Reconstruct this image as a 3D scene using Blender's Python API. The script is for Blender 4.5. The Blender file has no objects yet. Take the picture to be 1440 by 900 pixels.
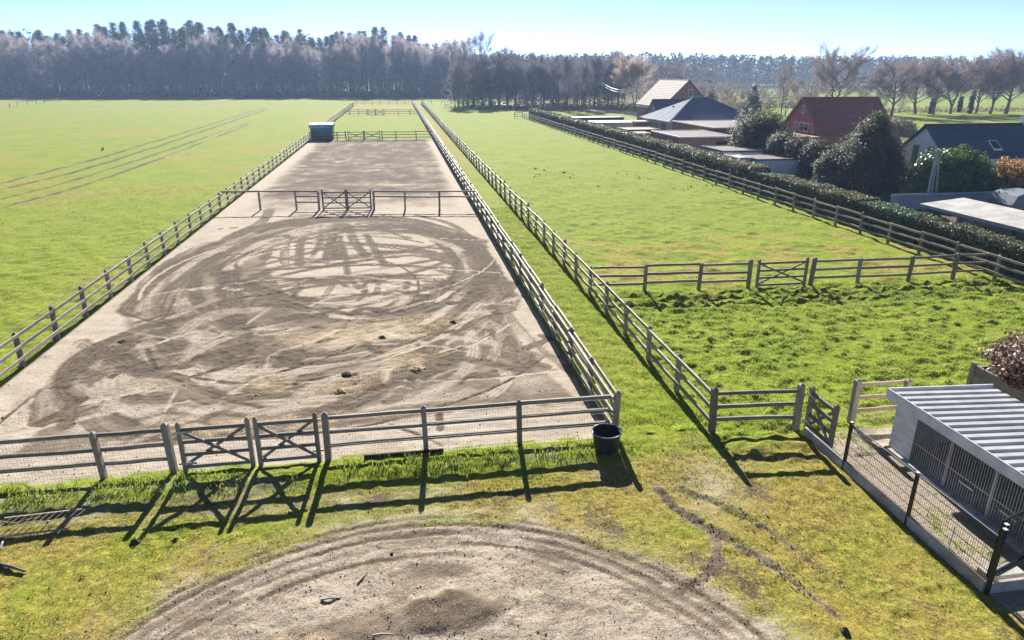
import bpy, math, random
import numpy as np
random.seed(7)
rng = np.random.default_rng(11)
SC = bpy.context.scene
COL = SC.collection
R = math.radians

# ------------------------------------------------------------------ camera, sky, sun, exposure
CAM_H, FOC, HORIZON, VANISH = 9.0, 955.0, 104.0, 555.0      # drone height; survey of the photograph (1440 px wide)
PITCH = math.atan((450 - HORIZON) / FOC)
YAW = -9.22665
cam_d = bpy.data.cameras.new('camera')
cam = bpy.data.objects.new('camera', cam_d); COL.objects.link(cam)
cam_d.sensor_width = 36.0; cam_d.lens = 36 * FOC / 1440
cam_d.clip_start = 0.1; cam_d.clip_end = 9000
cam.location = (0, 0, CAM_H); cam.rotation_euler = (R(90) - PITCH, 0, R(YAW))
SC.camera = cam

SUN_EL, SUN_AZ = 27.0, 4.5        # azimuth from +Y towards +X
world = bpy.data.worlds.new('World'); SC.world = world; world.use_nodes = True
wn = world.node_tree
sky = wn.nodes.new('ShaderNodeTexSky'); sky.sky_type = 'NISHITA'; sky.sun_disc = False
sky.sun_elevation = R(SUN_EL); sky.sun_rotation = R(SUN_AZ)
sky.air_density = 0.19; sky.dust_density = 0.02; sky.ozone_density = 0.0; sky.altitude = 50
wn.links.new(sky.outputs[0], wn.nodes['Background'].inputs[0])
wn.nodes['Background'].inputs[1].default_value = 0.07
sd = bpy.data.lights.new('sun', 'SUN'); sd.energy = 4.0; sd.angle = R(0.5); sd.color = (1, .94, .85)
sun = bpy.data.objects.new('sun', sd); COL.objects.link(sun)
sun.rotation_euler = (R(90 - SUN_EL), 0, R(180 - SUN_AZ))
vs = SC.view_settings
vs.view_transform = 'Standard'; vs.look = 'None'; vs.gamma = 1; vs.use_curve_mapping = False
vs.exposure = 1.92
SC.cycles.use_denoising = True; SC.cycles.denoising_input_passes = 'RGB_ALBEDO_NORMAL'; SC.cycles.denoising_prefilter = 'ACCURATE'; SC.cycles.use_adaptive_sampling = False
SC.cycles.max_bounces = 6; SC.cycles.transparent_max_bounces = 8
SC.cycles.volume_bounces = 0
HAZE_DENSITY = 0.00037

# ------------------------------------------------------------------ survey helper: sightline of the photograph to a height
_a = R(-YAW); _cp, _sp = math.cos(PITCH), math.sin(PITCH)
_ca, _sa = math.cos(_a), math.sin(_a)
def at(px, py, z=0.0):
    u, v = (px - 720) / FOC, (450 - py) / FOC
    x0, y0, z0 = u, v * _sp + _cp, v * _cp - _sp
    x, y = _ca * x0 + _sa * y0, -_sa * x0 + _ca * y0
    t = (z - CAM_H) / z0
    return (x * t, y * t)

# ------------------------------------------------------------------ noise
def _hash(ix, iy, s):
    n = (ix.astype(np.int64) * 374761393 + iy.astype(np.int64) * 668265263 + s * 1442695041) & 0xffffffff
    n = ((n ^ (n >> 13)) * 1274126177) & 0xffffffff
    return ((n ^ (n >> 16)) & 0xffff) / 65535.0
def vnoise(x, y, s=0):
    ix, iy = np.floor(x), np.floor(y); fx, fy = x - ix, y - iy
    fx = fx * fx * (3 - 2 * fx); fy = fy * fy * (3 - 2 * fy)
    a, b = _hash(ix, iy, s), _hash(ix + 1, iy, s)
    c, d = _hash(ix, iy + 1, s), _hash(ix + 1, iy + 1, s)
    return (a + (b - a) * fx) * (1 - fy) + (c + (d - c) * fx) * fy
def fbm(x, y, s=0, o=3):
    t, amp, f, n = 0, 1, 1, 0
    for i in range(o):
        t = t + amp * vnoise(x * f + 17.3 * i, y * f - 9.1 * i, s + i); n += amp; amp *= .5; f *= 2.03
    return t / n
def sstep(x, a, b):
    t = np.clip((x - a) / (b - a), 0, 1); return t * t * (3 - 2 * t)

# ------------------------------------------------------------------ materials
def nodes_of(name):
    m = bpy.data.materials.new(name); m.use_nodes = True
    nt = m.node_tree; return m, nt, nt.nodes, nt.links, nt.nodes['Principled BSDF']
def mix(nt, fac, a, b):
    n = nt.nodes.new('ShaderNodeMix'); n.data_type = 'RGBA'
    if isinstance(fac, (int, float)): n.inputs[0].default_value = fac
    else: nt.links.new(fac, n.inputs[0])
    for k, v in ((6, a), (7, b)):
        if isinstance(v, tuple): n.inputs[k].default_value = (*v[:3], 1)
        else: nt.links.new(v, n.inputs[k])
    return n.outputs[2]
def math_n(nt, op, a, b=None, clamp=False):
    n = nt.nodes.new('ShaderNodeMath'); n.operation = op; n.use_clamp = clamp
    for k, v in ((0, a), (1, b)):
        if v is None: continue
        if isinstance(v, (int, float)): n.inputs[k].default_value = v
        else: nt.links.new(v, n.inputs[k])
    return n.outputs[0]
def ramp(nt, v, a, b):
    n = nt.nodes.new('ShaderNodeMapRange'); n.interpolation_type = 'SMOOTHSTEP'
    nt.links.new(v, n.inputs[0]); n.inputs[1].default_value = a; n.inputs[2].default_value = b
    return n.outputs[0]
def noise_n(nt, vec, scale, detail=3, rough=.55):
    n = nt.nodes.new('ShaderNodeTexNoise'); n.inputs['Scale'].default_value = scale
    n.inputs['Detail'].default_value = detail; n.inputs['Roughness'].default_value = rough
    if vec is not None: nt.links.new(vec, n.inputs['Vector'])
    return n.outputs[0]
def simple(name, c1, c2=None, scale=4, rough=.8, bump=0, metal=0, stretch=None, spec=.3, vary=.35):
    m, nt, N, L, B = nodes_of(name)
    c2 = c2 or tuple(v * .7 for v in c1)
    tc = N.new('ShaderNodeTexCoord'); vec = tc.outputs['Object']
    if stretch:
        mp = N.new('ShaderNodeMapping'); mp.inputs['Scale'].default_value = stretch
        L.new(vec, mp.inputs[0]); vec = mp.outputs[0]
    oi = N.new('ShaderNodeObjectInfo')
    ad = N.new('ShaderNodeVectorMath'); ad.operation = 'ADD'; L.new(vec, ad.inputs[0])
    sc = N.new('ShaderNodeVectorMath'); sc.operation = 'SCALE'; sc.inputs[0].default_value = (9, 7, 5); L.new(oi.outputs['Random'], sc.inputs['Scale'])
    L.new(sc.outputs[0], ad.inputs[1])
    f = noise_n(nt, ad.outputs[0], scale, 4, .6)
    col = mix(nt, ramp(nt, f, .3, .7), c2, c1)
    val = math_n(nt, 'ADD', math_n(nt, 'MULTIPLY', oi.outputs['Random'], vary), 1 - vary / 2)
    hs = N.new('ShaderNodeHueSaturation'); L.new(col, hs.inputs['Color']); L.new(val, hs.inputs['Value'])
    L.new(hs.outputs[0], B.inputs['Base Color'])
    B.inputs['Roughness'].default_value = rough; B.inputs['Metallic'].default_value = metal
    B.inputs['Specular IOR Level'].default_value = spec
    if bump:
        b = N.new('ShaderNodeBump'); b.inputs['Strength'].default_value = bump; b.inputs['Distance'].default_value = .03
        L.new(f, b.inputs['Height']); L.new(b.outputs[0], B.inputs['Normal'])
    return m
def leafy(name, c1, c2, trans=.35, rough=.6, spec=.3, scale=1.2, c3=None, tint=None):
    """foliage: colour varies per leaf island and in patches; part of the light passes through"""
    m, nt, N, L, B = nodes_of(name)
    g = N.new('ShaderNodeNewGeometry'); tc = N.new('ShaderNodeTexCoord')
    f = noise_n(nt, tc.outputs['Object'], scale, 2)
    r = g.outputs['Random Per Island']
    k = math_n(nt, 'ADD', math_n(nt, 'MULTIPLY', r, .6), math_n(nt, 'MULTIPLY', f, .5))
    col = mix(nt, ramp(nt, k, .25, .85), c1, c2)
    if c3: col = mix(nt, ramp(nt, math_n(nt, 'ADD', r, math_n(nt, 'MULTIPLY', f, .5)), .85, 1.0), col, c3)
    L.new(col, B.inputs['Base Color']); B.inputs['Roughness'].default_value = rough
    B.inputs['Specular IOR Level'].default_value = spec
    t = N.new('ShaderNodeBsdfTranslucent')
    tcol = mix(nt, .5, col, tint) if tint else col
    L.new(tcol, t.inputs[0])
    ms = N.new('ShaderNodeMixShader'); ms.inputs[0].default_value = trans
    L.new(B.outputs[0], ms.inputs[1]); L.new(t.outputs[0], ms.inputs[2])
    L.new(ms.outputs[0], N['Material Output'].inputs[0])
    return m

M = {}
M['wood'] = simple('weathered_wood', (.30, .255, .21), (.17, .145, .12), 6, .75, .3, stretch=(6, 6, .8), vary=.7)
M['rail'] = simple('weathered_rail', (.34, .295, .25), (.19, .165, .14), 5, .7, .3, stretch=(.7, .7, 6), vary=.65)  # sunlit copy of the rail wood; lighter where rails catch the sun
M['newwood'] = simple('pale_wood', (.33, .26, .18), (.25, .19, .13), 5, .7, .3)
M['wire'] = simple('galvanised_wire', (.28, .28, .28), rough=.5, metal=.3)
M['tape'] = simple('fence_tape', (.62, .6, .56), rough=.5)
M['rope'] = simple('dark_wire', (.06, .06, .06), rough=.6)
M['black'] = simple('black_plastic', (.018, .02, .022), (.012, .013, .015), rough=.45)
M['blackmetal'] = simple('black_coated_metal', (.012, .014, .016), rough=.4)
M['galv'] = simple('galvanised_metal', (.42, .44, .46), (.3, .32, .34), 3, .4, metal=.5)
M['white'] = simple('white_painted_board', (.70, .71, .74), (.50, .52, .55), 2.2, .5, vary=.12)
M['ribsheet'] = simple('ribbed_roof_sheet', (.44, .45, .48), (.33, .335, .35), 1.6, .5, spec=.15)
M['roofmetal'] = simple('white_roof_sheet', (.54, .53, .51), (.36, .35, .335), 1.3, .6, spec=.1)
M['concrete'] = simple('concrete', (.42, .41, .39), (.24, .235, .22), 3, .9, .2)
M['plank'] = simple('grey_sleeper_wood', (.26, .235, .22), (.15, .135, .125), 4, .85, .4, stretch=(4, .6, 4))
M['brick'] = simple('red_brick', (.33, .165, .13), (.24, .115, .095), 14, .9, .2)
M['brickdark'] = simple('purple_brown_brick', (.27, .14, .14), (.2, .105, .11), 14, .9, .2)
M['bricklight'] = simple('pale_brick', (.46, .42, .35), (.36, .33, .28), 12, .9, .2)
M['render'] = simple('white_render', (.86, .86, .86), (.80, .80, .80), 2, .8)
M['slate'] = simple('dark_slate_tile', (.08, .095, .15), (.055, .066, .105), 9, .55, .3)
M['bluetile'] = simple('glazed_blue_tile', (.17, .205, .27), (.12, .15, .21), 8, .8, .2, spec=.08)
M['redtile'] = simple('red_clay_tile', (.31, .12, .095), (.20, .08, .07), 3.5, .7, .3)
M['oldtile'] = simple('weathered_tan_tile', (.17, .13, .095), (.10, .075, .058), 1.6, .8, .3)
M['felt'] = simple('grey_roofing_felt', (.15, .135, .125), (.08, .072, .068), 1.2, .9, .2)
M['trim'] = simple('white_trim', (.78, .78, .78), rough=.5)
M['glass'] = simple('window_glass', (.03, .035, .045), rough=.1, spec=.6)
M['curtain'] = simple('grey_window_blind', (.24, .22, .2), rough=.7)
M['teal'] = simple('green_shelter_sheet', (.05, .26, .27), (.035, .19, .20), 2, .4)
M['tealroof'] = simple('pale_worn_roof_sheet', (.55, .60, .62), (.10, .24, .26), .9, .35)
M['soil'] = simple('dark_soil', (.075, .06, .048), (.045, .036, .03), 12, 1, .8)
M['straw'] = simple('straw_dung', (.34, .25, .15), (.18, .13, .08), 14, 1, .8)
M['stone'] = simple('small_stones', (.36, .33, .30), (.12, .11, .10), .7, .9)
M['stick'] = simple('pale_stick', (.36, .31, .26), rough=.8)
M['bark'] = simple('grey_bark', (.17, .155, .145), (.09, .082, .078), 2, .9, .3, stretch=(3, 3, .6))
M['ivy'] = leafy('ivy_leaves', (.05, .075, .035), (.10, .12, .06), .35)
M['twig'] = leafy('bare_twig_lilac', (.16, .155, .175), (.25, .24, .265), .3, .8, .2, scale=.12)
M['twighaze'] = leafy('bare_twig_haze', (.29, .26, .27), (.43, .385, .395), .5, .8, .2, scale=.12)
M['twigbrown'] = leafy('bare_twig_brown', (.23, .18, .165), (.33, .265, .245), .3, .8, .2, scale=.15)
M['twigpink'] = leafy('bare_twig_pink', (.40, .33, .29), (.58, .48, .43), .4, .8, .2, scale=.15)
M['pine'] = leafy('pine_needles', (.04, .07, .033), (.105, .13, .065), .2, .6, scale=.35)
M['conifer'] = leafy('conifer_foliage', (.06, .085, .04), (.13, .15, .07), .3, .6, scale=.8)
M['thuja'] = leafy('thuja_foliage', (.075, .08, .045), (.15, .145, .085), .25, .6, scale=.8)
M['laurel'] = leafy('glossy_hedge_leaves', (.07, .125, .065), (.115, .18, .09), .55, .5, .35, scale=1.0, c3=(.20, .11, .08))
M['dullhedge'] = leafy('dull_hedge_leaves', (.06, .115, .065), (.10, .16, .08), .5, .5, .3, scale=1.0)
M['photinia'] = leafy('photinia_leaves', (.07, .07, .035), (.25, .10, .08), .3, .5, .3, scale=3)
M['shrubgloss'] = leafy('glossy_shrub_leaves', (.07, .13, .03), (.13, .20, .05), .45, .3, .7)
M['orange'] = leafy('orange_shrub_leaves', (.26, .15, .045), (.46, .26, .085), .45)
M['scrub'] = leafy('dry_scrub', (.20, .16, .10), (.32, .27, .17), .25)
M['core'] = simple('dark_green_core', (.02, .026, .014), (.014, .018, .01), 4, 1)
M['grass'] = leafy('grass_blades', (.12, .17, .02), (.22, .25, .035), .5, .55, .3, scale=.5, tint=(.26, .33, .04))
M['moss'] = leafy('mossy_grass_blades', (.17, .15, .03), (.29, .235, .06), .45, .6, .25, scale=.8, tint=(.34, .31, .05))
M['lush'] = leafy('lush_grass_blades', (.13, .20, .03), (.26, .32, .07), .5, .5, .3, scale=1.5, tint=(.34, .42, .06))
M['tuftdark'] = M['grass']
M['asphalt'] = simple('pale_asphalt', (.42, .41, .39), (.36, .35, .33), .3, .9)
M['tarp'] = simple('blue_grey_cover', (.20, .24, .31), (.15, .18, .24), 1.5, .5)
M['greywall'] = simple('grey_wall_panel', (.33, .36, .41), (.26, .29, .34), 1.2, .7)
M['plaster'] = M['concrete']

# ground material: soil, grass and straw mixed by the surveyed masks stored on the mesh
def ground_mat():
    m, nt, N, L, B = nodes_of('ground_surface')
    tc = N.new('ShaderNodeTexCoord'); v = tc.outputs['Object']
    at_ = N.new('ShaderNodeAttribute'); at_.attribute_name = 'cover'
    sp = N.new('ShaderNodeSeparateColor'); L.new(at_.outputs['Color'], sp.inputs[0]); moss = at_.outputs['Alpha']
    dark, grass, straw = sp.outputs[0], sp.outputs[1], sp.outputs[2]
    n1 = noise_n(nt, v, .35, 4); n2 = noise_n(nt, v, 2.2, 4, .65); n3 = noise_n(nt, v, 11, 3, .7); n4 = noise_n(nt, v, 38, 2, .7)
    sand = mix(nt, ramp(nt, n2, .3, .7), (.365, .31, .248), (.45, .39, .322))
    sand = mix(nt, ramp(nt, n4, .56, .72), sand, (.28, .24, .20))
    dk = mix(nt, ramp(nt, n3, .3, .7), (.055, .041, .030), (.10, .077, .058))
    dk = mix(nt, ramp(nt, n4, .55, .75), dk, (.16, .135, .115))
    f = math_n(nt, 'ADD', dark, math_n(nt, 'MULTIPLY', math_n(nt, 'SUBTRACT', n3, .5), 1.4))
    f = math_n(nt, 'ADD', f, math_n(nt, 'MULTIPLY', math_n(nt, 'SUBTRACT', n2, .5), .6))
    f = math_n(nt, 'ADD', f, math_n(nt, 'MULTIPLY', math_n(nt, 'SUBTRACT', n4, .5), 1.5))
    md = mix(nt, ramp(nt, n3, .3, .7), (.135, .104, .077), (.21, .169, .126))
    md = mix(nt, ramp(nt, n4, .55, .7), md, (.12, .10, .088))
    soil = mix(nt, ramp(nt, f, .16, .46), sand, md)
    soil = mix(nt, ramp(nt, f, .62, .88), soil, dk)
    sf = math_n(nt, 'ADD', straw, math_n(nt, 'MULTIPLY', math_n(nt, 'SUBTRACT', n4, .5), 2.4))
    sf = math_n(nt, 'ADD', sf, math_n(nt, 'MULTIPLY', math_n(nt, 'SUBTRACT', n2, .5), 1.2))
    soil = mix(nt, math_n(nt, 'MULTIPLY', ramp(nt, sf, .3, .9), .8), soil, (.50, .39, .24))
    g1 = mix(nt, ramp(nt, n1, .3, .7), (.145, .198, .013), (.185, .232, .018))
    g1 = mix(nt, ramp(nt, n3, .62, .8), g1, (.085, .14, .014))
    g1 = mix(nt, math_n(nt, 'MULTIPLY', ramp(nt, n2, .52, .75), .45), g1, (.23, .235, .05))
    g2 = mix(nt, ramp(nt, n3, .3, .7), (.19, .16, .03), (.29, .235, .055))
    g2 = mix(nt, ramp(nt, n4, .55, .72), g2, (.13, .092, .048))
    gr = mix(nt, ramp(nt, math_n(nt, 'ADD', moss, math_n(nt, 'MULTIPLY', math_n(nt, 'SUBTRACT', n3, .5), 1.6)), .2, .8), g1, g2)
    gf = math_n(nt, 'ADD', grass, math_n(nt, 'MULTIPLY', math_n(nt, 'SUBTRACT', n3, .5), 1.6))
    gf = math_n(nt, 'ADD', gf, math_n(nt, 'MULTIPLY', math_n(nt, 'SUBTRACT', n4, .5), 1.8))
    n5 = noise_n(nt, v, 4.6, 3, .7)
    gv = math_n(nt, 'ADD', math_n(nt, 'MULTIPLY', n5, .9), math_n(nt, 'ADD', math_n(nt, 'MULTIPLY', n3, .8), math_n(nt, 'MULTIPLY', n4, 1.1)))
    hs = N.new('ShaderNodeHueSaturation'); L.new(gr, hs.inputs['Color'])       # blades, dead thatch and gaps between tufts
    vr = N.new('ShaderNodeMapRange'); L.new(gv, vr.inputs[0]); vr.inputs[1].default_value = 1.05; vr.inputs[2].default_value = 1.75; vr.inputs[3].default_value = .5; vr.inputs[4].default_value = 1.5
    L.new(vr.outputs[0], hs.inputs['Value']); gr = hs.outputs[0]
    sv = math_n(nt, 'ADD', math_n(nt, 'MULTIPLY', n3, .7), math_n(nt, 'MULTIPLY', n4, 1.0))
    h2 = N.new('ShaderNodeHueSaturation'); L.new(soil, h2.inputs['Color'])      # grit and small lumps in the soil
    v2 = N.new('ShaderNodeMapRange'); L.new(sv, v2.inputs[0]); v2.inputs[1].default_value = .6; v2.inputs[2].default_value = 1.1; v2.inputs[3].default_value = .68; v2.inputs[4].default_value = 1.3
    L.new(v2.outputs[0], h2.inputs['Value']); soil = h2.outputs[0]
    col = mix(nt, ramp(nt, gf, .3, .7), soil, gr)
    L.new(col, B.inputs['Base Color']); B.inputs['Roughness'].default_value = 1
    B.inputs['Specular IOR Level'].default_value = .08
    b = N.new('ShaderNodeBump'); b.inputs['Strength'].default_value = .55; b.inputs['Distance'].default_value = .05
    L.new(math_n(nt, 'ADD', n3, math_n(nt, 'MULTIPLY', n4, .5)), b.inputs['Height']); L.new(b.outputs[0], B.inputs['Normal'])
    return m
M['ground'] = ground_mat()

# ------------------------------------------------------------------ mesh and object helpers
def link(o, parent=None):
    COL.objects.link(o)
    if parent is not None: o.parent = parent
    return o
def arr_mesh(name, v, f, mats, smooth=False, mi=None):
    v = np.asarray(v, np.float32).reshape(-1, 3); me = bpy.data.meshes.new(name)
    f = np.asarray(f, np.int32); n, k = f.shape
    me.vertices.add(len(v)); me.vertices.foreach_set('co', v.ravel())
    me.loops.add(n * k); me.loops.foreach_set('vertex_index', f.ravel())
    me.polygons.add(n); me.polygons.foreach_set('loop_start', np.arange(0, n * k, k, dtype=np.int32))
    if smooth: me.polygons.foreach_set('use_smooth', np.ones(n, bool))
    for m in (mats if isinstance(mats, (list, tuple)) else [mats]): me.materials.append(m)
    if mi is not None: me.polygons.foreach_set('material_index', np.asarray(mi, np.int32))
    me.update(calc_edges=True); return me
class MB:
    """collects simple shapes for ONE mesh"""
    def __init__(s): s.v = []; s.f = []
    def add(s, vs, fs):
        b = len(s.v); s.v += [tuple(map(float, p)) for p in vs]; s.f += [tuple(b + i for i in f) for f in fs]; return s
    def box(s, x0, x1, y0, y1, z0, z1):
        return s.add([(x0,y0,z0),(x1,y0,z0),(x1,y1,z0),(x0,y1,z0),(x0,y0,z1),(x1,y0,z1),(x1,y1,z1),(x0,y1,z1)],
                     [(0,3,2,1),(4,5,6,7),(0,1,5,4),(1,2,6,5),(2,3,7,6),(3,0,4,7)])
    def beam(s, p, q, w, h, up=(0,0,1)):
        p, q, up = np.array(p, float), np.array(q, float), np.array(up, float)
        d = q - p; d /= np.linalg.norm(d)
        if abs(d @ up) > .95: up = np.array((0, 1., 0))
        a = np.cross(d, up); a /= np.linalg.norm(a); b = np.cross(a, d)
        vs = [c + a * i * w / 2 + b * j * h / 2 for c in (p, q) for i, j in ((-1,-1),(1,-1),(1,1),(-1,1))]
        return s.add(vs, [(3,2,1,0),(4,5,6,7),(0,1,5,4),(1,2,6,5),(2,3,7,6),(3,0,4,7)])
    def tube(s, pts, rad, n=6, cap=True):
        pts = [np.array(p, float) for p in pts]
        rad = rad if isinstance(rad, (list, tuple)) else [rad] * len(pts)
        b = len(s.v); ref = np.array((.3, .9, .25))
        for i, p in enumerate(pts):
            d = pts[min(i + 1, len(pts) - 1)] - pts[max(i - 1, 0)]; d /= (np.linalg.norm(d) + 1e-9)
            rr = ref if abs(d @ ref) < .9 else np.array((1., 0, 0))
            a = np.cross(d, rr); a /= np.linalg.norm(a); c = np.cross(d, a)
            s.v += [tuple(p + rad[i] * (a * math.cos(t) + c * math.sin(t))) for t in np.arange(n) * 2 * math.pi / n]
        for i in range(len(pts) - 1):
            for j in range(n):
                k = (j + 1) % n; o = b + i * n
                s.f.append((o + j, o + k, o + n + k, o + n + j))
        if cap: s.f.append(tuple(range(b + n - 1, b - 1, -1))); s.f.append(tuple(range(len(s.v) - n, len(s.v))))
        return s
    def prism(s, poly, axis, a0, a1):
        """polygon in the plane across axis ('x' -> (y,z), 'y' -> (x,z), 'z' -> (x,y)) swept from a0 to a1"""
        def P(u, w, t): return {'x': (t, u, w), 'y': (u, t, w), 'z': (u, w, t)}[axis]
        n = len(poly); vs = [P(u, w, a0) for u, w in poly] + [P(u, w, a1) for u, w in poly]
        return s.add(vs, [tuple(range(n - 1, -1, -1)), tuple(range(n, 2 * n))] + [(i, (i + 1) % n, n + (i + 1) % n, n + i) for i in range(n)])
    def mesh(s, name, m, off=(0, 0, 0)):
        me = bpy.data.meshes.new(name); o = np.array(off, float)
        me.from_pydata([tuple(np.array(p) - o) for p in s.v], [], s.f); me.materials.append(m)
        import bmesh
        bm = bmesh.new(); bm.from_mesh(me); bmesh.ops.recalc_face_normals(bm, faces=bm.faces); bm.to_mesh(me); bm.free()
        return me
    def build(s, name, m, parent=None, off=None):
        if off is None: off = tuple(parent.location) if parent is not None and parent.parent is None else (0, 0, 0)
        return link(bpy.data.objects.new(name, s.mesh(name, m, off)), parent)
def thing(name, label, cat, loc=(0, 0, 0), rz=0, group=None):
    o = bpy.data.objects.new(name, None); COL.objects.link(o); o.empty_display_size = .2
    o.location = loc; o.rotation_euler = (0, 0, rz); o['label'] = label; o['category'] = cat
    if group: o['group'] = group
    return o
def tag(o, label, cat, group=None):
    o['label'] = label; o['category'] = cat
    if group: o['group'] = group
    return o
def inst(name, me, parent, loc=(0, 0, 0), rot=(0, 0, 0), scale=(1, 1, 1)):
    o = bpy.data.objects.new(name, me); o.location = loc; o.rotation_euler = rot; o.scale = scale
    return link(o, parent)

# ------------------------------------------------------------------ where things are (metres; +Y runs along the paddock)
XL, XR, XLANE, XHEDGE = -12.47, 5.2, 7.85, 26.9
YF, YMID, YC2, YC3, YEND = 15.2, 48.6, 103.3, 168.0, 225.0
YKEN, XKERB = 14.5, 10.2
CIRC = (-.25, 5.85)

# ------------------------------------------------------------------ ground: one graded grid, split by region
def graded_x():
    xs = [np.arange(-12.6, 12.4, .056), np.arange(12.4, 28.5, .10)]
    g, s, x = [], .10, 28.5
    while x < 4200: g.append(x); s *= 1.10 if x < 60 else 1.14; x += s
    l, s, x = [], .055, -12.655
    while x > -4200: l.append(x); s = min(s * 1.02, .34) if x > -40 else s * 1.1; x -= s
    return np.concatenate([np.array(l[::-1]), xs[0], xs[1], np.array(g)])
def graded_y():
    y, out = -200.0, []
    while y < 5: out.append(y); y += max(.5, (5 - y) * .3)
    y = 5.0
    while y < 7000:
        out.append(y); y += (.15 if y < 7 else max(.05, (.74 if y < 48 else 1.35) * y * y / (9 * 680))) if y < 420 else y * .09
    return np.array(out)
GX, GY = graded_x(), graded_y()
X, Y = np.meshgrid(GX, GY)
NX, NY = len(GX), len(GY)
dark = np.full(X.shape, .8); grass = np.full(X.shape, 1.15); straw = np.zeros(X.shape); Z = np.zeros(X.shape)

def inside(poly):
    c = np.zeros(X.shape, bool); n = len(poly)
    for i in range(n):
        (x0, y0), (x1, y1) = poly[i], poly[(i + 1) % n]
        if abs(y1 - y0) < 1e-9: continue
        c ^= ((Y < y0) != (Y < y1)) & (X < (x1 - x0) * (Y - y0) / (y1 - y0) + x0)
    return c
def smooth_path(pts, n=10):
    pts = [np.array(p) for p in pts]; out = []
    for i in range(len(pts) - 1):
        p0, p1, p2, p3 = pts[max(i - 1, 0)], pts[i], pts[i + 1], pts[min(i + 2, len(pts) - 1)]
        for t in np.linspace(0, 1, n, endpoint=False):
            out.append(.5 * (2 * p1 + (p2 - p0) * t + (2 * p0 - 5 * p1 + 4 * p2 - p3) * t * t + (3 * p1 - p0 - 3 * p2 + p3) * t ** 3))
    out.append(pts[-1]); return np.array(out)
def path_dist(path, reach):
    """window of the grid near a path: slices, signed lateral distance, arc length"""
    x0, y0 = path.min(0) - reach; x1, y1 = path.max(0) + reach
    i0, i1 = np.searchsorted(GX, (x0, x1)); j0, j1 = np.searchsorted(GY, (y0, y1))
    xs, ys = X[j0:j1, i0:i1], Y[j0:j1, i0:i1]
    best = np.full(xs.shape, 1e9); arc = np.zeros(xs.shape); side = np.ones(xs.shape); s = 0
    for a, b in zip(path[:-1], path[1:]):
        d = b - a; l = math.hypot(*d)
        if l < 1e-6: continue
        ii0, ii1 = np.searchsorted(GX[i0:i1], (min(a[0], b[0]) - reach, max(a[0], b[0]) + reach))
        jj0, jj1 = np.searchsorted(GY[j0:j1], (min(a[1], b[1]) - reach, max(a[1], b[1]) + reach))
        w = (slice(jj0, jj1), slice(ii0, ii1))
        px, py = xs[w] - a[0], ys[w] - a[1]
        t = np.clip((px * d[0] + py * d[1]) / (l * l), 0, 1)
        dd = np.hypot(px - t * d[0], py - t * d[1]); k = dd < best[w]
        best[w][k] = dd[k]; arc[w][k] = (s + t * l)[k]; side[w][k] = np.sign(d[0] * py - d[1] * px)[k]; s += l
    return (slice(j0, j1), slice(i0, i1)), best * side, arc
SEED = [100]
def stroke(px, width, val=.95, target=None, rut=.03, lines=2, rag=.5, world=False, fade=0.15, seg=8):
    """wheel tracks: `lines` bands across the width, ragged edges, pressed into the ground"""
    SEED[0] += 1; sd_ = SEED[0]
    tgt = dark if target is None else target
    p = smooth_path(px if world else [at(*q) for q in px], seg)
    w, d, arc = path_dist(p, width * 1.1)
    xs, ys = X[w], Y[w]
    ragn = (fbm(xs * 3, ys * 3, sd_, 2) - .5) * rag * width
    e = np.abs(d + ragn * .6) / (width / 2)
    m = 1 - sstep(e, .72, 1.08)
    if lines > 1:
        prof = .5 + .5 * np.cos((d + ragn * .3) / width * 2 * math.pi * lines)
        m = m * (.56 + .44 * prof)
    along = sstep(fbm(arc * .35 + sd_, d * 2.5, sd_ + 3, 2), fade, fade + .25)
    m = m * (.35 + .65 * along)
    tgt[w] = tgt[w] * (1 - m) + val * m
    if rut:
        Z[w] -= rut * m * (.6 + .8 * fbm(xs * 4, ys * 4, sd_ + 9, 2))
        rim = np.exp(-((e - 1.15) / .22) ** 2); Z[w] += rut * .5 * rim * fbm(xs * 5, ys * 5, sd_ + 5, 2)
    return w, m
def blob(px, py, rx, ry, arr, val, world=False, edge=.35):
    cx, cy = (px, py) if world else at(px, py)
    SEED[0] += 1
    i0, i1 = np.searchsorted(GX, (cx - rx * 1.6, cx + rx * 1.6)); j0, j1 = np.searchsorted(GY, (cy - ry * 1.6, cy + ry * 1.6))
    w = (slice(j0, j1), slice(i0, i1))
    r = np.hypot((X[w] - cx) / rx, (Y[w] - cy) / ry) + (fbm(X[w] * 1.8, Y[w] * 1.8, SEED[0], 3) - .5) * 1.1
    m = 1 - sstep(r, 1 - edge, 1 + edge)
    arr[w] = arr[w] * (1 - m) + val * m
    return w, m

# --- paddock: pale sand, dark trodden soil
pad = (X > XL + .05) & (X < XR - .05) & (Y > YF - .1) & (Y < YC2 - .3)
grass[pad] = 0
nn = fbm(X * .9, Y * .9, 3, 4); ns = fbm(X * .5, Y * .7, 5, 5)
upper = .72 + (ns - .5) * .8 + (nn - .5) * 1.3
edgeL = sstep(X - XL, .6, 2.6); edgeR = sstep(XR - X, .5, 1.8)
up = np.clip(upper * edgeL * edgeR * (.35 + .65 * sstep(Y, 50, 57)), .02, .95)
dark[pad] = up[pad]
low = [at(*p) for p in ((20, 640), (60, 600), (66, 552), (100, 512), (160, 478), (212, 440), (255, 405), (288, 370), (335, 330), (400, 308),
                        (480, 304), (560, 308), (620, 325), (662, 360), (688, 400), (706, 440), (735, 485), (775, 530), (812, 562), (700, 575), (480, 600), (250, 625))]
lowm = inside(low) & (Y < YMID) & pad
nearm = pad & (Y <= YMID)
lo = np.where(lowm, .50 + (fbm(X * .8, Y * .8, 21, 4) - .5) * .9, .04 + (fbm(X * 1.2, Y * 1.2, 23, 3) - .45) * .5)
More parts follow.
